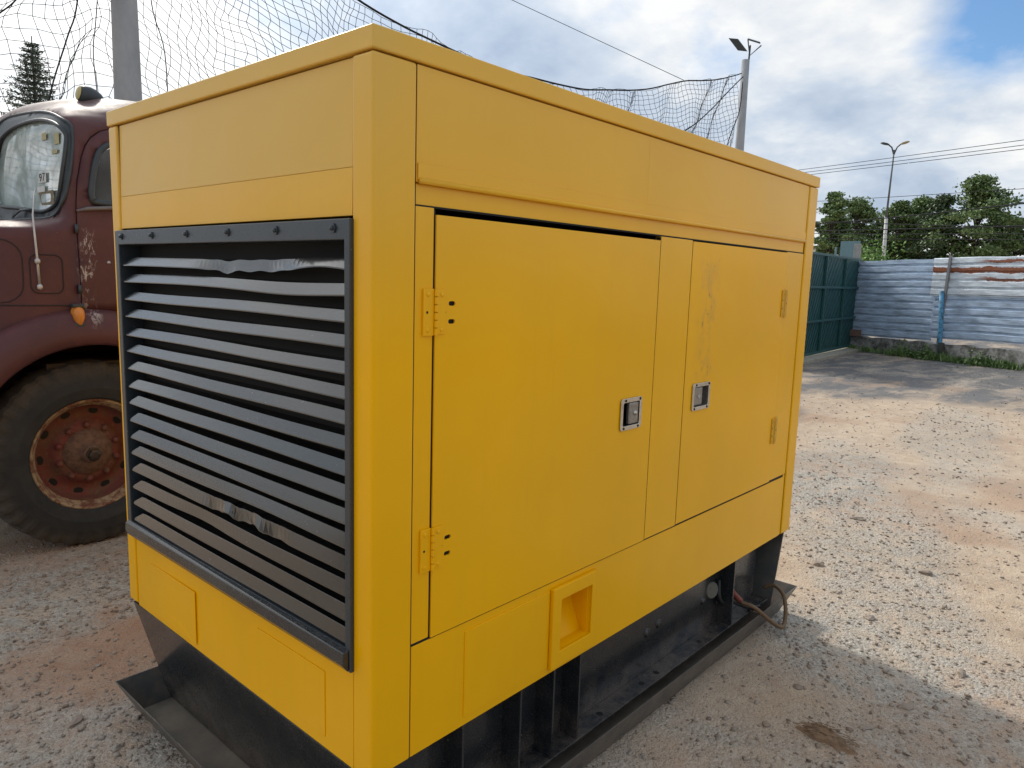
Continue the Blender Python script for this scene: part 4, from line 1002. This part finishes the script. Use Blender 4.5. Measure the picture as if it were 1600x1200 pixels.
# gate
gate = empty('green_gate', (15.5, 4.46, 0), 'long dark green metal gate filled with diagonal slats', 'gate')
GMat = plain('green_gate_paint', (.018, .085, .085), .5, 0, .2, 5); GM2 = plain('green_slat_paint', (.024, .10, .100), .5, 0, .25, 8)
ga, gb = Vector((12.3, 4.26)), Vector((18.47, 4.66)); gd = (gb-ga).normalized(); gl_ = (gb-ga).length; gn = Vector((gd.y, -gd.x))
def gp(t, z, off=0): p = ga+gd*t+gn*off; return (p.x, p.y, z)
zb, zt = .085, 2.18
for z in (zb, .77, 1.49, zt): MB().bar(gp(0, z, .03), gp(gl_, z+.03, .03), .05, .05).build('gate_rail', GMat, gate, bevel=.004)
for t in (.02, 1.6, 3.2, 4.8, gl_-.03): MB().bar(gp(t, zb, .034), gp(t, zt, .034), .05, .05, (gd.x, gd.y, 0)).build('gate_stile', GMat, gate, bevel=.004)
sl_ = MB(); H = zt-zb; st_ = .125; k = -H
while k < gl_:
    t0, t1 = max(0, k), min(gl_, k+H)
    if t1-t0 > .05: sl_.bar(gp(t0, zt-(t0-k), -.005), gp(t1, zt-(t1-k), -.005), .012, .055, (gn.x, gn.y, 0)) if False else sl_.bar(gp(t0, zt-(t0-k), -.005), gp(t1, zt-(t1-k), -.005), .055, .014, (gn.x, gn.y, 0))
    k += st_
so_ = sl_.build('gate_slat', GM2, gate); so_['kind'] = 'stuff'
MB().add([gp(0, zb, -.03), gp(gl_, zb, -.03), gp(gl_, zt, -.03), gp(0, zt, -.03), gp(0, zb, -.034), gp(gl_, zb, -.034), gp(gl_, zt, -.034), gp(0, zt, -.034)],
         [(0, 1, 2, 3), (7, 6, 5, 4), (0, 4, 5, 1), (1, 5, 6, 2), (2, 6, 7, 3), (3, 7, 4, 0)]).build('gate_backing', plain('gate_backing', (.008, .04, .042), .6), gate)
kb = MB().add([gp(0, -.03, .28), gp(gl_, -.03, .30), gp(gl_, -.03, -.15), gp(0, -.03, -.15), gp(0, .05, .28), gp(gl_, .05, .30), gp(gl_, .05, -.15), gp(0, .05, -.15)], [(3, 2, 1, 0), (4, 5, 6, 7), (0, 1, 5, 4), (1, 2, 6, 5), (2, 3, 7, 6), (3, 0, 4, 7)])
tag(kb.build('gate_kerb', plain('pale_kerb', (.36, .33, .26), .9, 0, .2, 6, .3), bevel=.01), 'pale concrete kerb strip running under the green gate', 'kerb')
bd = MB().box(20.3, 20.34, 5.25, 5.75, .2, 2.78); bd.tube([(20.3, 5.86, 0), (20.3, 5.86, 2.62)], .03, 8)
tag(bd.build('notice_board', plain('blue_grey_board', (.15, .25, .28), .6)), 'blue grey blank board standing behind the end of the green gate', 'board')

# ------------------------------------------------------------------ plants
def leafmat(name, a, b):
    m = Mat(name); n = m.noise(6, 3, .6); o = m.N.new('ShaderNodeObjectInfo')
    m.set(color=m.mix(m.ramp(m.noise(1.1, 2), [(.35, 0.), (.65, 1.)]), a, b), rough=.6); return m.m
M['leaf'] = leafmat('broad_leaves', (.085, .14, .050), (.17, .25, .085)); M['leaf_dark'] = leafmat('dark_leaves', (.045, .080, .036), (.09, .14, .055))
M['leaf_bright'] = leafmat('bright_leaves', (.09, .20, .03), (.14, .26, .05)); M['needle'] = leafmat('needles', (.05, .075, .05), (.08, .11, .07))
M['weed'] = leafmat('weeds', (.07, .13, .03), (.15, .23, .07)); M['bark'] = plain('bark', (.07, .055, .042), .9, 0, .25, 8, .5)
def quads(C, size, up=.0, asp=.6):
    n = len(C); d = rng.normal(size=(n, 3)); d[:, 2] *= .7; d /= np.linalg.norm(d, axis=1)[:, None]
    e = np.cross(d, rng.normal(size=(n, 3))); e /= np.linalg.norm(e, axis=1)[:, None]; s = size*rng.uniform(.6, 1.3, n)[:, None]
    V = np.stack([C-d*s, C+e*s*asp, C+d*s, C-e*s*asp], 1).reshape(-1, 3); F = np.arange(n*4).reshape(-1, 4)
    me = bpy.data.meshes.new('leaves'); me.vertices.add(len(V)); me.vertices.foreach_set('co', V.ravel())
    me.loops.add(F.size); me.loops.foreach_set('vertex_index', F.ravel()); me.polygons.add(n); me.polygons.foreach_set('loop_start', np.arange(0, F.size, 4)); me.update(calc_edges=True)
    return me
def tree(name, x, y, h, w, label, mat, nclump=26, leaf=.16, base=.38, lean=0, per=230, group=None):
    t = empty(name, (x, y, 0), label, 'tree', group)
    m = MB(); pts = [(x, y, -.2), (x+lean*.3, y, h*.3), (x+lean*.6, y+.1, h*.6), (x+lean, y, h*.88)]
    m.tube(pts, [h*.022, h*.018, h*.012, h*.004], 8)
    C = []
    for i in range(nclump):
        u = (i+.5)/nclump; z = h*(base+(1-base)*u*.97); prof = math.sin(math.pi*min(1, .25+.78*u))**.7
        a = random.random()*6.28; r = w/2*prof*random.uniform(.25, 1.0); cx, cy = x+lean*(z/h)+r*math.cos(a), y+r*math.sin(a)
        m.tube([(x+lean*(z/h)*.8, y, z-h*.14), ((x+cx)/2, (y+cy)/2, z-h*.05), (cx, cy, z)], [h*.007, h*.005, h*.002], 5)
        s = w*random.uniform(.10, .19); n = per; p = rng.normal(size=(n, 3)); p /= np.linalg.norm(p, axis=1)[:, None]; p *= (rng.random(n)**.4)[:, None]
        C.append(np.array([cx, cy, z])+p*np.array([s, s, s*.42])*(1+.3*rng.normal(size=(n, 1))))
    m.build('trunk', M['bark'], t, smooth=True)
    link('crown', quads(np.concatenate(C), leaf), mat, t); return t
def at(az, d, ): return (-.8907+d*math.cos(R(az)), -1.1615+d*math.sin(R(az)))
def az_of(px, py=400):
    d = fw*1142.8+r2*(px-800)+u2*(600-py); return math.degrees(math.atan2(d.y, d.x))
for i, (px, d, h, w, lab, mt) in enumerate([
    (1296, 66, 10.8, 3.4, 'leftmost broad tree beyond the yard just clear of the generator roof', 'leaf'), (1334, 68, 10.2, 5.0, 'rounded dark tree between the leftmost tree and the street lamp', 'leaf'),
    (1374, 72, 8.9, 3.4, 'low thin tree right behind the street lamp pole', 'leaf_dark'), (1402, 69, 10.2, 4.0, 'layered tree just right of the street lamp', 'leaf'),
    (1434, 70, 10.6, 4.4, 'second layered tree right of the street lamp with spiky top', 'leaf'), (1468, 67, 10.3, 4.4, 'darker tree against the left flank of the tallest tree', 'leaf_dark'),
    (1520, 66, 12.3, 6.4, 'tallest tree with the widest light green crown above the rusty sheets', 'leaf'), (1556, 73, 9.4, 3.6, 'leaning slim tree right of the tallest tree', 'leaf_dark'),
    (1586, 70, 8.6, 3.0, 'rightmost small sparse tree with open branches', 'leaf')]):
    a = az_of(px); x, y = at(a, d); tree('broad_tree', x, y, h*(.82 if h > 12 else .86), w, lab, M[mt], 44 if h > 9 else 30, .12, .36, random.uniform(-.3, .3), 380, 'trees beyond the corrugated fence')
for px, d, h, w, w2_ in ((1660, 60, 9.5, 6, 'just'), (1740, 64, 10.5, 7, 'well')):
    x, y = at(az_of(px), d); tree('broad_tree', x, y, h, w, 'broad tree %s outside the view beyond the fence' % w2_, M['leaf'], 22, .2, .36, 0, 160)
def bush(x, y, z, w, h, mat, n, leaf, name, label, cat='bush'):
    p = rng.normal(size=(n, 3)); p /= np.linalg.norm(p, axis=1)[:, None]; p *= (rng.random(n)**.45)[:, None]; p[:, 2] = np.abs(p[:, 2])
    k = 1+.35*np.sin(p[:, 0]*5+x)+.25*np.sin(p[:, 1]*7)
    C = np.array([x, y, z])+p*np.array([w/2, w/2, h])*k[:, None]; tag(link(name, quads(C, leaf), mat), label, cat)
x, y = at(az_of(1366, 400), 40); bush(x, y, 1.8, 2.2, 2.0, M['leaf_bright'], 1400, .09, 'shrub', 'bright yellow green shrub showing over the fence below the street lamp')
# dark undergrowth below the trees: reads as one mass
C = []
for i in range(70):
    px = random.uniform(1270, 1680); d = random.uniform(70, 84); x, y = at(az_of(px), d); hh = random.uniform(2.8, 5.0); n = 420
    p = rng.normal(size=(n, 3)); p /= np.linalg.norm(p, axis=1)[:, None]; p *= (rng.random(n)**.4)[:, None]; p[:, 2] = np.abs(p[:, 2]); C.append(np.array([x, y, 1.2])+p*np.array([2.3, 2.3, hh-1.2]))
tag(link('undergrowth', quads(np.concatenate(C), .20), M['leaf_dark']), 'dark mass of undergrowth beneath the trees beyond the fence', 'undergrowth', kind='stuff')
# weeds at the foot of the wall
def weeds():
    V = []; F = []; n = 0
    for i in range(5200):
        t = random.uniform(.2, 6.5); dens = .35+.65*max(0, math.sin(t*2.3+1.1))**2
        if 1.4 < t < 2.7 or 3.3 < t < 4.2: dens = max(dens, .8)
        else: dens *= .35
        if random.random() > dens: continue
        off = abs(random.gauss(.22, .10)); h = random.uniform(.06, .20)*(1.45 if dens > .8 else 1); b = Vector(fp(t, 0, off)); l = Vector((random.gauss(0, .4), random.gauss(0, .4), 1)).normalized()
        s = Vector((random.gauss(0, 1), random.gauss(0, 1), 0)).normalized()*random.uniform(.006, .014)
        for q in ((b-s), (b+s), (b+l*h*.6+s*1.3), (b+l*h), (b+l*h*.6-s*1.3)): V.append(tuple(q))
        F.append((n, n+1, n+2, n+3, n+4)); n += 5
    m = MB(); m.v = V; m.f = F; tag(m.build('weeds', M['weed']), 'green weeds and grass along the foot of the low wall', 'weeds', kind='stuff')
weeds()
for t, w, h, lab in ((1.75, .55, .34, 'leafy weed bush at the wall foot left of the blue pipe'), (2.35, .5, .30, 'leafy weed bush pressed against the blue pipe base'), (3.55, .8, .30, 'wide leafy weed bush right of the blue pipe')):
    p = fp(t, 0, .27); bush(p[0], p[1], 0, w, h, M['weed'], 420, .030, 'weed_bush', lab, 'weed')
# conifer behind the truck
def conifer(az, d, h):
    x, y = at(az, d); t = empty('norfolk_pine', (x, y, 0), 'tall pointed conifer with tiered drooping branches behind the red truck', 'tree')
    m = MB(); m.tube([(x, y, 0), (x, y, h*.5), (x, y, h)], [.22, .13, .02], 8); C = []
    nw = 30
    for i in range(nw):
        z = h*(.30+.69*i/nw); L_ = (1-i/nw)**.8*h*.20+.12; k0 = random.random()*6
        for k in range(8):
            a = k0+2*math.pi*k/8+random.gauss(0, .12); L2 = L_*random.uniform(.72, 1.12); e = Vector((x+L2*math.cos(a), y+L2*math.sin(a), z+L2*.10)); b = Vector((x, y, z)); mid = (b+e)/2-Vector((0, 0, L2*.06))
            m.tube([b, mid, e], [.030, .020, .008], 4)
            n = int(60*L2/1.2)+10
            for j in range(n):
                u = random.uniform(.25, 1.03); q = b.lerp(e, u)-Vector((0, 0, L2*.24*(u-u*u)))
                C.append((q.x+random.gauss(0, .05+.05*L2), q.y+random.gauss(0, .05+.05*L2), q.z+random.gauss(-.02, .045)))
    m.build('trunk', M['bark'], t); link('crown', quads(np.array(C), .085, asp=.28), M['needle'], t)
conifer(74.05, 40, 1.48+40*math.tan(R(13.9)))

# ------------------------------------------------------------------ poles, net, lamp, wires
def conc():
    m = Mat('weathered_concrete_pole'); n = m.noise(3, 6, .65, 0, sx=(1, 1, .4)); f = m.noise(25, 5, .7); c = m.mix(m.ramp(n, [(.3, 0.), (.7, 1.)]), (.27, .285, .30), (.42, .43, .44)); m.set(color=c, rough=.9); m.bump(f, .4, .006); return m.m
M['conc'] = conc()
M['rope'] = plain('black_rope', (.012, .013, .016), .9, bump=0)
def cpole(x, y, h, r0, r1, label):
    p = empty('net_pole', (x, y, 0), label, 'pole', 'concrete poles carrying the net')
    MB().tube([(x, y, -.2), (x, y, h*.35), (x, y, h*.7), (x, y, h)], [r0, r0*.8+r1*.2, r0*.35+r1*.65, r1], 20).build('pole_shaft', M['conc'], p, smooth=True)
    b = MB()
    for z in (h*.62, h*.60+.35): b.lathe([(r1*1.32, -.03), (r1*1.36, -.02), (r1*1.36, .02), (r1*1.32, .03)], 20, Matrix.Translation((x, y, z)))
    b.build('pole_band', M['gasket'], p); return p
pl = cpole(3.17, 9.30, 8.6, .185, .12, 'thick grey concrete net pole rising behind the truck roof')
pr_ = cpole(21.22, 9.33, 8.30, .17, .115, 'slimmer distant concrete net pole topped with two floodlights')
# floodlights on the far pole
fl = MB()
def panel(c, u, v, w, h, t):
    c, u, v = Vector(c), Vector(u).normalized(), Vector(v).normalized(); n = u.cross(v).normalized(); m = MB()
    P = [c+u*w/2*a+v*h/2*b+n*t/2*d for d in (-1, 1) for a, b in ((-1, -1), (1, -1), (1, 1), (-1, 1))]
    return m.add(P, [(3, 2, 1, 0), (4, 5, 6, 7), (0, 1, 5, 4), (1, 2, 6, 5), (2, 3, 7, 6), (3, 0, 4, 7)])
rv = Vector((math.cos(R(25-90)), math.sin(R(25-90)), 0)); top = Vector((21.22, 9.33, 8.30))
MB().tube([top+rv*.08+Vector((0, 0, -.35)), top+rv*.10+Vector((0, 0, .42))], .028, 8).build('lamp_bracket', M['gasket'], pr_)
f1 = panel(top-rv*.26+Vector((0, 0, .46)), rv*.8+Vector((0, 0, -1.0)), rv*.9+Vector((-.35, -.15, -.25)), .48, .30, .04).build('floodlight', M['gasket'], pr_)
f2 = plate(rect(-.20, .20, -.13, .13), [], .04, lambda u, v, d: tuple(top+rv*(.20+u*.9)+Vector((v*.6, v*.35, .52-u*.32+v*.30+d))))
f2.build('floodlight', M['gasket'], pr_)
MB().tube([top+rv*.02+Vector((0, 0, .60)), top+rv*.10+Vector((0, 0, .12)), top+rv*.42+Vector((0, 0, .40))], .02, 6).build('lamp_bracket', M['gasket'], pr_)
# net between and beyond the poles
net = empty('sports_net', (12, 9.3, 0), 'tall sagging black mesh net strung on ropes between two concrete poles', 'net')
def top_z(x):
    if x > 3.1:
        return float(np.interp(x, [3.1, 4.5, 6.5, 7.9, 10.0, 12.8, 15.4, 17.4, 19.1, 20.75, 21.1], [7.9, 6.75, 5.95, 5.70, 5.55, 5.72, 6.22, 6.87, 7.24, 7.76, 7.9]))
    return float(np.interp(x, [-12, -6, -2, 1, 3.1], [7.4, 6.7, 6.7, 7.1, 7.9]))
def net_mesh():
    cell = .135; xs = np.arange(-7, 21.05, cell); rows = 60
    P = {}; E = []
    for i, x in enumerate(xs):
        tz = top_z(x)
        near = math.exp(-((x-2.45)/.75)**2)
        for j in range(rows):
            fz = tz-j*cell*(.93+.05*math.sin(x*.7)); 
            xx = x+.05*math.sin(x*5.1+j*.35)+.035*math.sin(j*1.1+x*2)+random.gauss(0, .010)
            xx += (2.45-x)*near*.40
            if x < 3.1: xx += .06*math.sin(j*.7+x*3); fz += .05*math.sin(x*4.3+j*.5)
            # towards the far pole the mesh is drawn in to the pole top
            if x > 17.5: k = (x-17.5)/3.5; fz += -.35*k*j*cell*.0; xx -= k*k*.30*min(j, 14)*cell
            yy = 9.25+.18*math.sin(x*1.3+j*.12)+.10*math.sin(x*3.7+j*.3)
            zz = fz+random.gauss(0, .009)-.03*math.sin(x*6)
            P[i, j] = (xx, yy, zz)
    n = len(xs)
    for i in range(n):
        for j in range(rows):
            if P[i, j][2] < .3: continue
            if i+1 < n: E.append((P[i, j], P[i+1, j]))
            if j+1 < rows: E.append((P[i, j], P[i, j+1]))
    A = np.array([e[0] for e in E]); Bv = np.array([e[1] for e in E]); d = Bv-A; l = np.linalg.norm(d, axis=1)[:, None]+1e-9; d /= l
    u = np.cross(d, np.array([.1, 1., .05])); u /= np.linalg.norm(u, axis=1)[:, None]; w = np.cross(d, u); r = (.0042+.00009*np.clip(A[:, 0], 0, 22))[:, None]
    ring = [u*r*math.cos(t)+w*r*math.sin(t) for t in (0, 2.094, 4.189)]
    V = np.stack([A+q for q in ring]+[Bv+q for q in ring], 1).reshape(-1, 3); b = (np.arange(len(A))*6)[:, None]
    F = np.concatenate([b+np.array(q) for q in ((0, 1, 4, 3), (1, 2, 5, 4), (2, 0, 3, 5))])
    me = bpy.data.meshes.new('netting'); me.vertices.add(len(V)); me.vertices.foreach_set('co', V.ravel()); me.loops.add(F.size); me.loops.foreach_set('vertex_index', F.ravel().astype(np.int32))
    me.polygons.add(len(F)); me.polygons.foreach_set('loop_start', np.arange(0, F.size, 4)); me.update(calc_edges=True)
    return link('netting', me, M['rope'], net)
nm = net_mesh(); nm['kind'] = 'stuff'
def rope(P, r, n=6): return MB().tube(spline(P, n), r, 6).build('rope', M['rope'], net, smooth=True)
rope([(x, 9.25, top_z(x)+.01) for x in np.arange(3.15, 21.1, .9)]+[(21.05, 9.36, 7.88)], .018)
rope([(x, 9.25, top_z(x)+.01) for x in np.arange(-9, 3.1, .9)]+[(3.05, 9.25, 7.88)], .016)
rope([(20.95, 9.25, 7.75), (20.0, 9.2, 7.15), (19.0, 9.2, 6.45), (17.9, 9.2, 5.78), (16, 9.2, 4.9)], .016)
rope([(20.95, 9.25, 7.6), (20.85, 9.24, 6.75), (20.45, 9.24, 6.1), (20.15, 9.24, 5.5), (19.9, 9.24, 4.4)], .014)
rope([(2.75, 9.1, 6.2), (2.56, 9.1, 4.69), (2.42, 9.1, 4.2), (2.22, 9.1, 3.57), (2.12, 9.1, 3.0)], .009)
rope([(2.95, 9.15, 6.2), (2.78, 9.15, 4.6), (2.72, 9.15, 4.1), (2.74, 9.15, 3.4), (2.6, 9.15, 2.8)], .006)
rope([(3.42, 9.15, 6.0), (3.45, 9.15, 4.9), (3.60, 9.15, 4.3), (3.62, 9.15, 3.2)], .007)
rope([(2.2, 9.1, 5.0), (1.92, 9.1, 4.5), (1.70, 9.1, 4.25), (1.4, 9.1, 3.9)], .009)
_d = fw*1142.8-r2*0+u2*600; gw1 = Vector((-.8907, -1.1615, 1.4823))+_d*(21/_d.xy.length)
# thin guy wire running down to the net rope
wire = tag(MB().tube([(17.42, 9.25, 6.90), gw1, gw1+(gw1-Vector((17.42, 9.25, 6.90)))*1.2], .008, 5).build('guy_wire', M['rope']), 'single thin wire slanting down the sky to the net rope', 'wire')
# street lamp
lx, ly = at(15.28, 43)
lamp = empty('street_lamp', (lx, ly, 0), 'tall slender street lamp with two heads on a forked top beyond the fence', 'street lamp')
lr = Vector((math.cos(R(15.28-90)), math.sin(R(15.28-90)), 0)); hz_ = 1.48+43*math.tan(R(9.35))
MB().tube([(lx, ly, 0), (lx, ly, 3.5), (lx-.02, ly+.05, 5.2)], [.10, .09, .08], 12).build('lamp_pole', plain('pale_pole', (.50, .50, .49), .7), lamp, smooth=True)
MB().tube([(lx-.02, ly+.05, 5.2), (lx, ly, hz_)], [.055, .035], 10).build('lamp_pole', plain('dark_pole', (.10, .11, .12), .6), lamp, smooth=True)
for s in (-1, 1):
    e = Vector((lx, ly, hz_)); arm = MB().tube([e-Vector((0, 0, .25)), e+lr*s*.12+Vector((0, 0, .12)), e+lr*s*.30+Vector((0, 0, .28))], .035, 8).build('lamp_arm', M['gasket'], lamp, smooth=True)
    c = e+lr*s*.46+Vector((0, 0, .32)); h = MB(); v = []
    for k, (q, w, t) in enumerate(((-.20, .04, .03), (-.10, .08, .05), (.08, .09, .05), (.20, .04, .02))):
        for a, b in ((-1, -1), (1, -1), (1, 1), (-1, 1)): v.append(c+lr*s*q+Vector((0, 0, q*.25))+lr.cross(Vector((0, 0, 1)))*w*a+Vector((0, 0, t*b)))
    h.add(v, [(k*4+j, k*4+(j+1) % 4, k*4+4+(j+1) % 4, k*4+4+j) for k in range(3) for j in range(4)]+[(3, 2, 1, 0), (12, 13, 14, 15)])
    h.build('lamp_head', M['gasket'] if s < 0 else plain('tan_head', (.35, .27, .15), .5), lamp, smooth=True)
# overhead wires on a vertical plane between two poles out of view
WA, WB = Vector(at(34, 46)), Vector(at(-2, 27)); wn = Vector((-(WB-WA).y, (WB-WA).x)).normalized()
def wp(px, py):
    d = fw*1142.8+r2*(px-800)+u2*(600-py); o = Vector((-.8907, -1.1615, 1.4823)); t = (WA-o.xy).dot(wn)/d.xy.dot(wn); return o+d*t
def wire_line(p0, p1, r, sag, label):
    a, b = wp(*p0), wp(*p1); ta, tb = (a.xy-WA).length, (b.xy-WA).length; sl2 = (b.z-a.z)/(tb-ta); Lw = (WB-WA).length; pts = []
    s0 = sag
    for k in range(25):
        t = Lw*k/24; z = a.z+(t-ta)*sl2; z += s0*((t/Lw-.5)**2*4) - s0*(((ta+tb)/2/Lw-.5)**2*4); q = WA+(WB-WA)*k/24; pts.append((q.x, q.y, z))
    tag(MB().tube(pts, r, 5).build('overhead_wire', M['rope'], smooth=True), label, 'wire', 'overhead power and phone wires'); return pts
wl = [((1258, 264), (1600, 220), .011, .1, 'top one of the three overhead wires crossing high at right'), ((1266, 268), (1600, 228), .011, .1, 'middle one of the three overhead wires crossing high at right'), ((1278, 271), (1600, 234), .011, .1, 'lowest of the three overhead wires crossing high at right'),
      ((1330, 311), (1600, 296), .010, .1, 'lone thin wire crossing above the trees'), ((1280, 349), (1600, 322), .022, .3, 'thick sagging cable crossing the tree crowns'),
      ((1280, 346), (1600, 357), .016, .1, 'upper cable of the bundle running through the trees'), ((1280, 360), (1600, 355), .020, .15, 'thick middle cable of the bundle running through the trees'), ((1280, 364), (1600, 368), .014, .2, 'lower cable of the bundle running through the trees'),
      ((1280, 372), (1600, 376), .012, .1, 'lowest thin cable passing just above the fence top')]
ends = [wire_line(*w) for w in wl]
for q, zt_, lab in ((WA, max(e[0][2] for e in ends)+.15, 'concrete utility pole hidden behind the generator carrying the overhead wires'), (WB, max(e[-1][2] for e in ends)+.3, 'concrete utility pole out of view at right carrying the overhead wires')):
    tag(MB().tube([(q.x, q.y, -.2), (q.x, q.y, zt_)], [.17, .11], 12).build('utility_pole', M['conc'], smooth=True), lab, 'pole')
# low buildings far behind the trees
def building(az, d, w, h, label, col):
    x, y = at(az, d); b = empty('far_building', (x, y, 0), label, 'building'); MB().box(x, x+8, y-w/2, y+w/2, 0, h).build('wall', plain('render_wall', col, .9), b)
    MB().box(x-.3, x+8.3, y-w/2-.3, y+w/2+.3, h, h+.35).build('roof', plain('roof_edge', (.22, .16, .13), .9), b)
    for k in range(int(w/2.4)):
        yy = y-w/2+1.2+k*2.4; MB().box(x-.03, x+.05, yy-.5, yy+.5, h-2.0, h-.8).build('window', M['gasket'], b)
building(19.2, 104, 9, 6.6, 'low white building seen through the leftmost trees', (.62, .62, .60))
building(13.2, 110, 12, 5.8, 'pale building seen through trunks right of the street lamp', (.50, .50, .50))
building(8.0, 112, 12, 5.6, 'grey building seen through the trees at far right', (.38, .40, .42))

# unseen walls added to shape what the yellow paint reflects
pw = plain('added_wall_render', (.20, .18, .155), .9, 0, .2, 3, .3)
tag(MB().box(-12, 13.2, -9.2, -9.0, -.1, 2.3).build('reflection_wall', pw), 'long plain unseen wall added for reflections opposite the generator doors', 'wall')
tag(MB().box(-12.2, -12.0, -9.2, 14, -.1, 2.3).build('reflection_wall', pw), 'long plain unseen wall added for reflections behind the louvered end', 'wall')

# pieces that can be told apart become objects of their own
def split(o):
    me = o.data; n = len(me.vertices); par = list(range(n))
    def find(a):
        while par[a] != a: par[a] = par[par[a]]; a = par[a]
        return a
    for p in me.polygons:
        r = find(p.vertices[0])
        for v in p.vertices[1:]: par[find(v)] = r
    groups = {}
    for p in me.polygons: groups.setdefault(find(p.vertices[0]), []).append(p)
    if len(groups) < 2: return
    base = o.name.split('.')[0]
    for gi, ps in enumerate(groups.values()):
        idx = {}; v = []; f = []
        for p in ps:
            q = []
            for i in p.vertices:
                if i not in idx: idx[i] = len(v); v.append(tuple(me.vertices[i].co))
                q.append(idx[i])
            f.append(q)
        nm_ = bpy.data.meshes.new(base); nm_.from_pydata(v, [], f); nm_.update()
        for mt in me.materials: nm_.materials.append(mt)
        nm_.polygons.foreach_set('use_smooth', [ps[0].use_smooth]*len(f))
        if gi == 0: keep = nm_; continue
        c = o.copy(); c.data = nm_; COL.objects.link(c)
    o.data = keep
for o in list(bpy.data.objects):
    if o.type == 'MESH' and o.name.split('.')[0] in ('screw_hole', 'bolt_hole', 'latch_rivet', 'door_hinge', 'aerial_clip', 'grille_bar', 'pole_band', 'wiper', 'panel_groove', 'chassis_member', 'bed_board', 'seat'): split(o)
